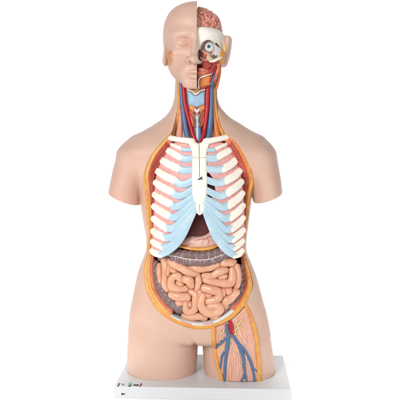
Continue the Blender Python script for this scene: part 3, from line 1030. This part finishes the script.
class SkinDepth:
    """depth of the skin as a function of x, z (tabulated once)"""
    def __init__(self, x0, x1, z0, z1, off=0.0, fn=body, h=0.003, default=-0.03):
        self.xs = np.arange(x0, x1, h); self.zs = np.arange(z0, z1, h)
        X, Z = np.meshgrid(self.xs, self.zs, indexing='ij')
        ys = np.arange(-0.14, 0.03, 0.002)
        out = np.full(X.shape, np.nan); prev = None
        for yy in ys:
            f = fn(X, np.full(X.shape, yy), Z) + off
            if prev is not None:
                hit = (f < 0) & np.isnan(out)
                out = np.where(hit, yy - 0.002 * (-f) / np.maximum(prev - f, 1e-9), out)
            prev = f
        self.d = np.where(np.isnan(out), default, out)

    def __call__(self, x, z):
        i = np.clip((np.asarray(x) - self.xs[0]) / (self.xs[1] - self.xs[0]), 0, len(self.xs) - 1.001)
        j = np.clip((np.asarray(z) - self.zs[0]) / (self.zs[1] - self.zs[0]), 0, len(self.zs) - 1.001)
        a, b = i.astype(int), j.astype(int)
        u, v = i - a, j - b
        D = self.d
        return (D[a, b] * (1 - u) + D[a + 1, b] * u) * (1 - v) + (D[a, b + 1] * (1 - u) + D[a + 1, b + 1] * u) * v


thd = SkinDepth(0.0, 0.19, BH + 0.002, Zp(295))
THIGH = [(214, 328.5), (222, 325.5), (232, 320), (240, 312.6), (245.6, 306), (249, 313), (252.4, 323), (255.2, 334), (257, 347), (258.4, 363), (259, 380.8), (250, 381.6), (236, 381.8), (223.4, 381), (218.6, 366), (216, 350), (214.4, 337)]


def th_disp(px, py, pos):
    return 0.0007 * np.sin(px * 1.15 + (py - 320) * -0.22 * np.sign(px - 230) + 0.8 * np.sin(py * 0.09)) + 0.0004 * np.sin(px * 2.3 + py * 0.35)


thigh = patch('thigh_muscle', THIGH, thd, M['thigh'], root, off=-0.0012, bulge=0.001, edge=1.5, thick=0.012, res=1.0, smooth_poly=False, disp=th_disp)
part_tube('fat_edge', ((213.4, 328), (213.6, 338), (215, 350), (217.6, 365), (221.6, 377), (223, 381)), thd, [2.2, 2.0, 2.0, 2.0, 1.9, 1.9], M['fat'], thigh, hh=1.6, off=0.0)
part_tube('fat_edge', ((245.6, 305), (248.6, 311), (252.2, 321), (255.3, 332), (257.2, 345), (258.6, 363), (259.2, 381)), thd, [1.5, 1.8, 2.0, 2.0, 2.0, 2.0, 1.9], M['fat'], thigh, hh=1.6, off=0.0)
for q, ww in ((((226.4, 325), (227.2, 331), (228.4, 337), (227.6, 346), (225.8, 358), (224.8, 370), (224.4, 380.4)), [1.4, 1.7, 2.0, 1.6, 1.5, 1.4, 1.3]),
              (((228.4, 334), (232.6, 335.5), (236, 340.5), (240, 347), (243, 357), (244.2, 367), (244.6, 374), (241.4, 380.4)), [1.5, 1.4, 1.7, 1.7, 1.4, 1.2, 1.0, 1.0]),
              (((238.6, 343.6), (243.6, 349), (248.4, 356.6), (251.6, 365), (253.6, 373), (254.4, 380.4)), [1.3, 1.4, 1.3, 1.2, 1.1, 1.1]),
              (((227, 337.6), (222, 341.6), (215.6, 348)), [1.3, 1.1, 0.9]),
              (((226.6, 350), (222.6, 354.6), (221, 362), (220.4, 368)), [1.0, 0.9, 0.9, 0.7]),
              (((244.4, 371), (246, 377), (246.4, 380.4)), [0.9, 0.9, 0.9]),
              (((253, 367), (255.6, 370), (257, 371.4)), [0.7, 0.6, 0.5])):
    part_tube('vein', q, thd, ww, M['vein'], thigh, off=0.0008)
part_tube('artery', ((230.4, 322.4), (231.2, 327), (232.0, 333.6)), thd, [2.0, 2.3, 1.5], M['artery'], thigh, off=0.0016)
rs = np.random.RandomState(5)
for q in (((236, 322), (240, 332), (246, 345), (249, 352)), ((239, 318), (246, 331), (251.5, 344), (255.6, 360)), ((234, 325), (236, 334), (241, 341)), ((243, 313), (249, 326), (253, 338)),
          ((232, 340), (234, 352), (235, 366), (234, 381)), ((231, 346), (229.6, 358), (231, 370), (230, 381)), ((238, 349), (240, 361), (238.6, 373), (237, 381)), ((246, 354), (247, 366), (249.6, 381)),
          ((221, 332), (219.6, 342), (219, 352)), ((224, 345), (222.6, 351), (219.4, 358)), ((250, 350), (253.4, 362), (255.6, 376)), ((229, 363), (227.6, 372), (228, 381)), ((242, 362), (240.6, 370), (243, 378)),
          ((236, 330), (243, 338), (248, 347)), ((222, 328), (219, 333), (216.4, 336)), ((225, 366), (222.6, 374)), ((233, 352), (237.6, 360), (242, 368))):
    part_tube('nerve', q, thd, [0.36, 0.34, 0.26], M['nerve'], thigh, hh=0.4, off=0.0006, seg=8)
for k in range(12):
    a0 = rs.uniform(0, 1)
    y0 = rs.uniform(322, 352)
    x0 = 220 + a0 * 22 + (y0 - 322) * 0.10
    sl_ = (a0 - 0.38) * 0.55
    Ln = rs.uniform(16, 30)
    if x0 + sl_ * Ln > 256 or y0 + Ln > 379 or (y0 < 330 and x0 < 226):
        continue
    pth = [(x0 + sl_ * Ln * t + 0.8 * math.sin(5 * t + k), y0 + Ln * t) for t in (0, 0.25, 0.5, 0.75, 1)]
    part_tube('nerve', pth, thd, [0.26, 0.22, 0.1], M['nerve'], thigh, hh=0.26, off=0.0005, seg=8)
for q in (((224, 331), (221, 333.5), (218.5, 332.5)), ((234, 331), (238, 327.4), (243, 326)), ((225, 341), (222, 338), (219, 338.6)), ((231, 339.4), (229.4, 344), (231.4, 348)), ((234, 334), (238, 333.6), (241, 331)), ((238, 325), (241, 321), (244, 320.6)), ((223.6, 349), (221, 346), (218.6, 347))):
    part_tube('lymph_vessel', q, thd, [0.7, 0.6, 0.35], M['lymph'], thigh, hh=0.5, off=0.0007, seg=8)

# ------------------------------------------------------------------ neck
def neckd(x, z):
    py = np.interp(z, [Zp(146), Zp(80)], [146, 80])
    W = np.interp(py, [80, 110, 125, 146], [0.062, 0.064, 0.075, 0.11])
    fr = np.interp(py, [80, 90, 110, 130, 146], [-.052, -.053, -.050, -.050, -.060])
    return fr * np.clip(1 - (np.abs(x - Xp(197)) / W) ** 2, 0.05, 1) ** 0.5


NECK = [(176.5, 78), (177.6, 90), (177.6, 104), (176, 116), (172, 130), (169, 139), (182, 143), (198, 147), (216, 143), (228, 139), (221.5, 127), (218.4, 116), (216.6, 104), (215.6, 90), (217, 78), (197, 74)]
patch('neck_muscle', NECK, neckd, M['pinkmuscle'], root, off=-0.004, bulge=0.002, edge=2, thick=0.02, res=1.2)
NK = lambda nm, q, ww, mt, off=0.0, hh=None: part_tube(nm, q, neckd, ww, M[mt], root, off=off, hh=hh)
NK('neck_strap_muscle', ((179.6, 80), (180, 92), (179.4, 105), (177.6, 116), (174.6, 128), (172, 136)), [1.8, 2.0, 2.3, 2.5, 2.6, 2.4], 'fat', -0.0015, 1.4)
NK('neck_strap_muscle', ((213.8, 84), (213.8, 95), (214.6, 107), (216.2, 117), (219.4, 127), (223.4, 135)), [1.6, 2.0, 2.3, 2.5, 2.6, 2.4], 'fat', -0.0015, 1.4)
NK('neck_side_muscle', ((180.4, 110), (180.4, 120), (179.6, 130), (179, 139)), [1.0, 2.2, 3.0, 3.4], 'pinkmuscle', -0.001, 1.8)
NK('neck_side_muscle', ((213.4, 104), (214, 115), (215.4, 126), (218, 138)), [1.0, 1.8, 2.6, 3.0], 'orange', -0.001, 1.8)
NK('jugular_vein', ((180.8, 84), (181.4, 92), (182.2, 103), (183.8, 115), (185.4, 126), (187.2, 136), (190, 142)), [1.8, 2.1, 2.1, 2.2, 2.5, 2.6, 2.4], 'vein', 0.003)
NK('jugular_vein', ((211.8, 72), (211.4, 82), (211.2, 92), (211.2, 104), (210.8, 116), (210, 127), (208.8, 136), (206, 142)), [1.5, 1.8, 2.0, 2.1, 2.3, 2.7, 2.8, 2.4], 'vein', 0.003)
NK('carotid_artery', ((183.6, 84), (184, 94), (185, 104), (187.8, 115), (190.6, 126), (193.4, 136), (197, 143)), [1.6, 1.8, 1.9, 2.0, 2.0, 2.0, 1.9], 'artery', 0.004)
NK('carotid_artery', ((208, 80), (207.6, 90), (207.2, 104), (206.2, 116), (204.8, 127), (203.2, 136), (200, 143)), [1.9, 2.3, 2.3, 2.2, 2.1, 2.0, 1.9], 'artery', 0.004)
NK('trachea', ((197.2, 118), (198, 126), (198.6, 136), (199, 144)), [3.0, 3.0, 3.0, 3.0], 'cart', -0.001)
NK('neck_vein', ((199.6, 128), (200, 136), (199, 143)), [1.4, 1.6, 1.4], 'vein', 0.0045)
patch('thyroid_cartilage', [(187.6, 91), (191.4, 92), (195.9, 95.6), (200.6, 92), (204.8, 91), (205, 98), (204.4, 104.6), (200.6, 105.6), (197.4, 107.4), (193, 106), (188.6, 104.4), (187.8, 98)], neckd, M['thyr'], root, off=0.006, bulge=0.004, edge=4, thick=0.01, res=0.7)
patch('hyoid_fat', [(192, 87.6), (196, 86.4), (200.4, 87.4), (201, 91), (198.4, 93), (195.9, 94.2), (193.4, 93), (191.4, 91)], neckd, M['fatpale'], root, off=0.006, bulge=0.003, edge=2, thick=0.01, res=0.6)
NK('hyoid_bone', ((188, 90), (192, 91.4), (196, 94.6), (200.4, 91.2), (204.6, 90)), [0.9, 0.8, 0.9, 0.8, 0.9], 'bone', 0.008)
for sgn in (-1, 1):
    m_ = lambda dx: 197.2 + sgn * dx
    patch('larynx_muscle', [(m_(1.4), 106.6), (m_(7.4), 104.8), (m_(8.0), 109), (m_(6.4), 113), (m_(2.4), 112.4)], neckd, M['orange'], root, off=0.004, bulge=0.003, edge=2.4, thick=0.01, res=0.6)
    patch('thyroid_gland', [(m_(1.0), 116), (m_(3.6), 113.6), (m_(8.0), 111.6), (m_(8.4), 117), (m_(6.6), 123.6), (m_(3.6), 127.4), (m_(2.0), 121.4)], neckd, M['orange'], root, off=0.0045, bulge=0.004, edge=3, thick=0.01, res=0.6)
    NK('thyroid_vessel', ((m_(7.6), 113), (m_(5), 117), (m_(3.6), 122), (m_(1.6), 127)), [0.5, 0.6, 0.6, 0.5], 'redmuscle', 0.0075)
    NK('thyroid_vein', ((m_(6.2), 110), (m_(3), 115.4), (m_(1.6), 121), (m_(3.0), 127)), [0.4, 0.5, 0.6, 0.5], 'colon', 0.0072)
NK('cricoid_cartilage', ((195.4, 109.6), (197.2, 112), (199, 109.6)), [1.2, 1.5, 1.2], 'ligament', 0.004)

# ------------------------------------------------------------------ head
HX = 197.2
head_rows = [(3.0, 194, 200.4, -.014, .014), (3.8, 188, 206.4, -.03, .03), (6.4, 179.8, 214.6, -.05, .052), (11, 172.3, 222, -.07, .072), (17.5, 167.4, 227, -.083, .085), (27.5, 163.9, 230.5, -.092, .094),
             (37.5, 163.2, 231.5, -.093, .096), (45, 163.6, 231, -.0915, .095), (55, 165, 229.5, -.090, .09), (65, 167.6, 227, -.090, .07), (72, 170.2, 224, -.0885, .045), (78, 174, 220.5, -.0865, .02), (83, 178.6, 215.8, -.083, .0), (87, 184.6, 209.6, -.077, -.02), (89.6, 190, 204, -.068, -.035)]
H = Stack(head_rows, 2.15)
# rounder lower face
_py = lambda z: np.interp(z, [Zp(92), Zp(0)], [92, 0])


def E(px, py, d, rx, ry, rzz):
    return P(px, py, d), (rx * S, ry, rzz * S)


XC = float(P(197.0, 60, -0.09)[0])   # sagittal cut
XY = lambda y: XC - 0.056 * (y + 0.09)


def head_base(x, y, z):
    return H(x, y, z)


def face0(x, y, z):
    f = H(x, y, z)
    mir = lambda xx: np.where(xx > XC, 2 * XC - xx, xx)
    x = mir(x)
    f = smin(f, ell(x, y, z, *E(184, 35.2, -0.0760, 10.5, 0.0150, 4.6)), 0.016)      # brow
    f = smax(f, -ell(x, y, z, *E(183, 41.8, -0.1000, 10.5, 0.0205, 5.8)), 0.007)     # eye socket
    f = smin(f, ell(x, y, z, *E(182.0, 43.4, -0.0710, 8.0, 0.0180, 5.4)), 0.003)    # closed lid
    f = smin(f, ell(x, y, z, *E(176.4, 54.5, -0.062, 8.5, 0.022, 6)), 0.014)         # cheek bone
    f = smax(f, -ell(x, y, z, *E(176.5, 67, -0.097, 7, 0.015, 8)), 0.016)            # hollow of the cheek
    a, b = P(195.8, 36, -0.0860), P(193.8, 58.6, -0.1070)
    f = smin(f, caps(x, y, z, a, b, 0.0060, 0.0088), 0.009)                          # nose ridge
    f = smin(f, ell(x, y, z, *E(193.4, 59.2, -0.1085, 4.8, 0.0125, 4.2)), 0.005)
    f = smin(f, ell(x, y, z, *E(188.2, 60.0, -0.0960, 3.0, 0.0120, 3.4)), 0.004)     # wing
    f = smax(f, -ell(x, y, z, *E(190.8, 61.8, -0.1085, 1.9, 0.0075, 1.4)), 0.0014)   # nostril
    f = smin(f, ell(x, y, z, *E(193, 72, -0.082, 12, 0.0120, 8)), 0.014)             # muzzle
    f = smax(f, -caps(x, y, z, P(195.6, 65, -0.1020), P(195.4, 69, -0.1000), 0.0016, 0.0020), 0.004)
    f = smin(f, ell(x, y, z, *E(193, 84.4, -0.0790, 10, 0.0125, 4.8)), 0.012)        # chin
    f = smax(f, -ell(x, y, z, *E(192, 80.2, -0.1000, 8, 0.0075, 2.0)), 0.006)
    for q in (((184.0, 73.4, -.0880, .0012), (190.4, 71.9, -.0942, .0040), (197, 71.6, -.0966, .0046)), ((185.0, 74.6, -.0880, .0012), (190.6, 76.2, -.0935, .0046), (197, 76.6, -.0955, .0054))):
        d = np.full(np.shape(f), 1.0)
        for (a0, a1, a2, ra), (b0, b1, b2, rb) in zip(q[:-1], q[1:]):
            d = np.minimum(d, caps(x, y, z, P(a0, a1, a2), P(b0, b1, b2), ra, rb))
        f = smin(f, d, 0.0024)
    return f


GROOVES = []
for pth, rad in ((((175.2, 43.4), (177.6, 45.4), (181.2, 46.6), (185.4, 46.4), (189.4, 44.4)), 0.0015), (((176.0, 40.6), (179.4, 38.6), (183.6, 38.0), (188.4, 39.4)), 0.0011),
                 (((183.4, 73.7), (186, 74.0), (190.4, 73.9), (194, 74.2), (197, 73.9)), 0.0015)):
    q = spline(np.array(pth), 1.0)
    GROOVES.append((P(q[:, 0], q[:, 1], surf(q[:, 0], q[:, 1], default=-0.09, fn=face0)), rad))


def face(x, y, z):
    f = face0(x, y, z)
    x = np.where(x > XC, 2 * XC - x, x)
    for pos, rad in GROOVES:
        lo_, hi_ = pos.min(0) - 0.008, pos.max(0) + 0.008
        if x.ndim == 3:
            s_ = (slice(*np.searchsorted(x[:, 0, 0], (lo_[0], hi_[0]))) if x[0, 0, 0] < x[-1, 0, 0] else slice(None), slice(*np.searchsorted(y[0, :, 0], (lo_[1], hi_[1]))), slice(*np.searchsorted(z[0, 0, :], (lo_[2], hi_[2]))))
        else:
            s_ = ((x > lo_[0]) & (x < hi_[0]) & (y > lo_[1]) & (y < hi_[1]) & (z > lo_[2]) & (z < hi_[2]),)
        X_, Y_, Z_ = x[s_], y[s_], z[s_]
        d = np.full(np.shape(X_), 1.0)
        for i in range(len(pos) - 1):
            d = np.minimum(d, caps(X_, Y_, Z_, pos[i], pos[i + 1], rad, rad))
        f[s_] = smax(f[s_], -d, 0.0010)
    return f


def skin_head(x, y, z):
    return smax(face(x, y, z), x - XY(y), 0.0008)


lo = P(158, 93, 0.0); hi = P(199, 0, 0.0)
head = sdf_obj('head_skin', skin_head, (lo[0], -0.125, lo[2]), (XC + 0.010, 0.105, hi[2] + 0.004), 0.00115, M['skin'], root)


def ear_field(side):
    sx = (lambda x: x) if side < 0 else (lambda x: 2 * XC - x)
    def f(x, y, z):
        x = sx(x)
        c = P(166.4, 53.4, -0.032)
        zz = (z - c[2]); xx = (x - c[0]) - 0.05 * zz - 0.12 * (y - c[1])
        q = ell(xx, y - 0.25 * zz, zz, (0, c[1], 0), (0.0086, 0.020, 0.0305))
        q = smax(q, -ell(xx, y - 0.25 * zz, zz, (-0.006, c[1] - 0.008, 0.003), (0.006, 0.011, 0.017)), 0.002)
        return q
    return f


c = P(166.4, 53.4, -0.032)
sdf_obj('ear', ear_field(-1), c - [0.016, 0.04, 0.034], c + [0.016, 0.04, 0.034], 0.0012, M['skin'], head)
c = np.array([2 * XC - c[0], c[1], c[2]])

# the open half of the head
skull_rows = [(33.5, 174, 222.6, -.079, .09), (35, 172, 223.6, -.083, .09), (38, 171, 226, -.086, .09), (46, 171, 226, -.084, .088), (55, 173, 224.5, -.08, .08), (62, 176, 222.6, -.076, .06), (68, 178, 220, -.072, .03)]
SK = Stack(skull_rows, 2.2)
orbit = P(209, 47.6, -0.074)


def skull_field(x, y, z):
    f = np.maximum(SK(x, y, z), XY(y) - 0.0015 - x)
    f = smax(f, -ell(x, y, z, orbit, (0.0185, 0.022, 0.0155)), 0.0025)
    nz = P(202, 54, -0.08)
    f = smax(f, -ell(x, y, z, nz, (0.011, 0.022, 0.016)), 0.003)
    # open below the cheek bone
    f = smax(f, -ell(x, y, z, P(208, 66, -0.085), (0.03, 0.02, 0.0125)), 0.003)
    return f


lo = P(196, 69, 0.0); hi = P(229, 24, 0.0)
skull = sdf_obj('skull', skull_field, (lo[0] - 0.002, -0.095, lo[2]), (hi[0], 0.1, hi[2] + 0.004), 0.0014, M['bone'], root, sharp=50)


def core_field(x, y, z):
    q = Stack([(26, 176, 219, -.05, .07), (60, 178, 217, -.05, .05), (74, 179, 217, -.052, .04), (95, 180, 213, -.04, .03)], 2.1)
    return np.maximum(q(x, y, z), XY(y) - 0.0015 - x)


lo = P(196, 96, 0.0); hi = P(222, 30, 0.0)
sdf_obj('head_core', core_field, (lo[0], -0.06, lo[2]), (hi[0], 0.075, hi[2]), 0.0025, M['redmuscle'], root)

# ear and back of the head on the open side
def back_field(x, y, z):
    f = H(x, y, z)
    f = smax(f, -0.030 - 0.10 * (z - Zp(50)) - y, 0.004)
    f = smax(f, z - Zp(38), 0.006)
    f = smax(f, XC + 0.02 - x, 0.002)
    f = smax(f, Zp(66) - z, 0.004)
    q = ell(x - 0.16 * (z - Zp(51)), y, z, P(225.6, 51.2, 0.0), (0.0105, 0.024, 0.0330))
    q = smax(q, z - Zp(38.6) + 0.15 * (x - Xp(226)), 0.004)
    q = smax(q, -ell(x - 0.16 * (z - Zp(51)), y, z, P(227.4, 49.5, -0.026), (0.0042, 0.010, 0.017)), 0.003)
    return smin(f, q, 0.008)


lo = P(205, 70, 0.0); hi = P(236, 30, 0.0)
sdf_obj('ear', back_field, (lo[0], -0.05, lo[2]), (hi[0] + 0.004, 0.105, hi[2]), 0.0015, M['skin'], root)


def hd(x, z):                 # dissected surface of the open half
    py = np.interp(z, [Zp(94), Zp(20)], [94, 20])
    W = np.interp(py, [20, 38, 55, 70, 94], [0.066, 0.072, 0.072, 0.062, 0.055])
    fr = np.interp(py, [20, 30, 45, 60, 75, 94], [-.076, -.083, -.084, -.08, -.078, -.066])
    return fr * np.clip(1 - (np.abs(x - XC) / W) ** 2.2, 0.08, 1) ** 0.45


HP = lambda nm, poly, mt, off, bulge=0.003, edge=2.5, thick=0.012, par=None: patch(nm, poly, hd, M[mt], par or root, off=off, bulge=bulge, edge=edge, thick=thick, res=0.6)
# brain
bc = P(HX - 0.2, 30.5, 0.006)
br = (25.0 * S, 0.079, 22.0 * S)
brs = np.random.RandomState(2)


def brain_field(x, y, z):
    q = ell(x, y, z, bc, br)
    u, v, wv = x * 215, y * 150, z * 215
    a = np.sin(u + 1.9 * np.sin(0.9 * v + 0.6 * wv) + 1.7 * np.sin(0.8 * wv + 1.0))
    b = np.sin(1.1 * wv + 2.1 * np.sin(0.9 * u + 2.0) + 1.3 * np.sin(0.7 * v))
    g_ = np.abs(a + b) ** 0.6
    q = q - 0.0036 * g_ + 0.0034
    q = np.maximum(q, XY(y) - 0.0015 - x)
    return np.maximum(q, Zp(38) - z)


lo = bc - np.array(br) * 1.12; hi = bc + np.array(br) * 1.12
brain = sdf_obj('brain', brain_field, (XC - 0.003, lo[1], Zp(38) - 0.004), hi, 0.0011, M['brain'], root)
bd = SkinDepth(XC, XC + 0.07, Zp(37), Zp(4), fn=brain_field, h=0.0015)
for q in (((198.6, 13), (201, 14.6), (203, 13.6), (205, 17), (204.4, 20), (206, 24)), ((205, 9.6), (207, 12), (210, 12.6), (211.6, 16), (214.6, 17.4), (215.6, 21)), ((203, 13.6), (200.6, 18), (201.6, 21), (200.4, 25)),
          ((211.6, 16), (210, 19.4), (211.6, 22), (210.6, 25.4)), ((207, 12), (206.6, 15), (208.6, 18)), ((215.6, 21), (217.6, 23), (218, 26)), ((199, 9.6), (201.4, 10.6), (203.4, 9.6)), ((206, 22), (208.4, 23), (208, 26))):
    part_tube('brain_vessel', q, bd, [0.34, 0.28, 0.2], M['redmuscle'], brain, hh=0.3, off=0.0002, seg=6)

# eye
ec = P(209.3, 47.3, -0.074)
def eyefield(x, y, z): return ell(x, y, z, ec, (0.0108,) * 3)
v, q = nets(eyefield, ec - 0.014, ec + 0.014, 0.001)
eye = mesh_obj('eyeball', v, q, M['eyewhite'], root)


def disc(name, rad, out, m, parent):
    mb = MB()
    n = 28
    rings = [(1.0, 0.0), (1.0, 0.35), (0.8, 0.7), (0.4, 0.95)]
    d = np.array([-0.06, -1, 0.02]); d /= np.linalg.norm(d)
    ux = np.cross(d, [0, 0, 1]); ux /= np.linalg.norm(ux); uz = np.cross(ux, d)
    V = []
    for rr, hh in rings:
        for k in range(n):
            a = 2 * math.pi * k / n
            rad_ = rr * rad
            base_ = math.sqrt(max(0.0108 ** 2 - rad_ ** 2, 0))
            V.append(ec + d * (base_ + out * hh) + (ux * math.cos(a) + uz * math.sin(a)) * rad_)
    fs = []
    for i in range(3):
        for k in range(n):
            fs.append((i * n + k, i * n + (k + 1) % n, (i + 1) * n + (k + 1) % n, (i + 1) * n + k))
    fs.append(tuple(3 * n + k for k in range(n)))
    mb.add(np.array(V), fs)
    return mb.build(name, m, parent)


disc('iris', 0.0043, 0.0006, M['iris'], eye)
disc('pupil', 0.0023, 0.0011, M['black'], eye)
# lining and rim of the orbit
part_tube('orbit_rim', ((201.4, 50), (203, 46.6), (204.6, 43), (207.6, 40.8), (210, 40.6)), hd, [0.4, 0.6, 0.75, 0.65, 0.4], M['liver'], skull, hh=0.6, off=0.0016)
HP('eye_fat', [(213, 43.6), (218, 44), (221, 48), (221.4, 55), (218, 57.6), (214.4, 55.4), (213.2, 50)], 'ligament', 0.0015)
part_tube('temple_muscle', ((216, 44.0), (217.2, 45.4), (219.2, 47.4)), hd, [1.1, 0.8, 0.4], M['liver'], root, hh=0.8, off=0.0018)
HP('nose_lining', [(198.4, 49.5), (201, 47.6), (204, 49.6), (206.4, 54.4), (206, 59.6), (202, 62), (198.6, 61)], 'pinkmuscle', -0.010, 0.004)
NH = lambda nm, q, ww, mt, off=0.0, hh=None: part_tube(nm, q, hd, ww, M[mt], root, off=off, hh=hh)
NH('nose_concha', ((199.4, 50), (200.6, 54), (199.6, 59)), [0.8, 1.4, 1.0], 'liver', -0.008)
NH('nose_concha', ((203.6, 51.6), (204.6, 55), (203.8, 58.4)), [0.7, 1.2, 0.9], 'muscle', -0.006)
NH('nose_concha', ((200.6, 57.4), (203, 59.6), (206, 60.2)), [0.8, 1.2, 0.9], 'pinkmuscle', -0.003)
NH('eye_muscle', ((203, 50.8), (206, 53.4), (209.6, 54.2)), [0.7, 1.2, 0.8], 'pinkmuscle', -0.001)
NH('eye_muscle', ((212.8, 53.4), (214, 50), (215.4, 48)), [1.2, 1.3, 0.8], 'stomach', -0.002)
NH('eye_muscle', ((211, 56), (213.4, 57), (216.6, 55.6)), [0.8, 1.2, 0.9], 'seam', -0.001)
HP('upper_jaw', [(206.6, 54.6), (209.6, 54.4), (212.6, 56.2), (213.6, 59.4), (211.6, 61.6), (208, 61.2), (206.4, 58.4)], 'beige', 0.0, 0.003)
NH('cheek_bone', ((210.4, 61.6), (213.4, 61.2), (217, 59.6), (221.2, 57.6)), [1.0, 1.4, 1.5, 1.1], 'bone', 0.002)
HP('cheek_fat', [(219.4, 52.6), (222.4, 49.2), (224.6, 50.6), (224.8, 57), (223.6, 63.4), (219.8, 63), (218.8, 59.4)], 'fat', 0.003)
NH('side_fat', ((223.4, 42), (224.4, 46), (224.4, 51)), [0.8, 1.1, 1.0], 'fatpale', 0.002)
HP('chewing_muscle', [(201.4, 62.4), (206, 60.6), (211, 62.4), (213, 66), (209, 69.6), (203.4, 69.4)], 'redmuscle', 0.0, 0.004)
NH('chewing_muscle', ((213.4, 63), (216.4, 61.8), (219, 64)), [1.1, 1.5, 1.2], 'redmuscle', 0.001)
NH('jaw_muscle', ((218.4, 63.6), (217.6, 70), (215.6, 76), (213.2, 81)), [1.6, 2.1, 1.9, 1.4], 'muscle', 0.0005)
NH('jaw_muscle', ((220, 64), (219.6, 72), (218.2, 80), (216.4, 88)), [1.2, 1.5, 1.5, 1.5], 'orange', -0.004)
NH('jaw_muscle', ((214.8, 64.5), (212, 69), (208.6, 72.6)), [1.0, 1.5, 1.2], 'redmuscle', 0.001)
NH('face_vein', ((215, 74.6), (213, 77.6), (211.6, 84)), [1.0, 1.5, 1.5], 'vein', 0.001)
NH('face_artery', ((216, 66), (212.6, 72.4), (211.4, 77), (210.2, 82)), [0.6, 0.7, 0.7, 0.7], 'artery', 0.003)
HP('gum', [(198.2, 68), (203, 67.4), (209, 69), (211.6, 71.6), (206, 74.6), (198.2, 77.4)], 'pinkmuscle', -0.001, 0.003)
NH('tongue', ((198.6, 73), (202.6, 72.8), (207, 71.4)), [1.6, 1.8, 1.2], 'muscle', 0.0)
HP('jaw_gland', [(199, 79.4), (204, 76.8), (212, 74.4), (212.4, 79), (210.8, 84), (206, 86), (200, 87.6)], 'orange', 0.0, 0.003)
NH('jaw_bone', ((212.6, 73.6), (206, 75.8), (199.4, 78.6), (198.6, 83), (199, 88)), [0.5, 0.6, 0.7, 0.6, 0.7], 'bone', 0.002)
HP('salivary_gland', [(200, 85.4), (204.6, 84.6), (207.4, 86), (204, 88.6), (200, 88.8)], 'redmuscle', 0.0, 0.003)

# gland in front of the ear on the skin side
hdl = SkinDepth(float(P(160, 60, 0)[0]), XC, Zp(90), Zp(20), fn=face, h=0.0015)
patch('ear_gland', [(166.6, 52.4), (168.6, 50.6), (171.4, 50.2), (172.8, 52), (173.1, 57), (172.4, 62), (171, 66), (169.2, 65.6), (167.4, 61), (166.6, 56.4)], hdl, M['earg'], head, off=0.0008, bulge=0.0012, edge=1.4, thick=0.005, res=0.6)
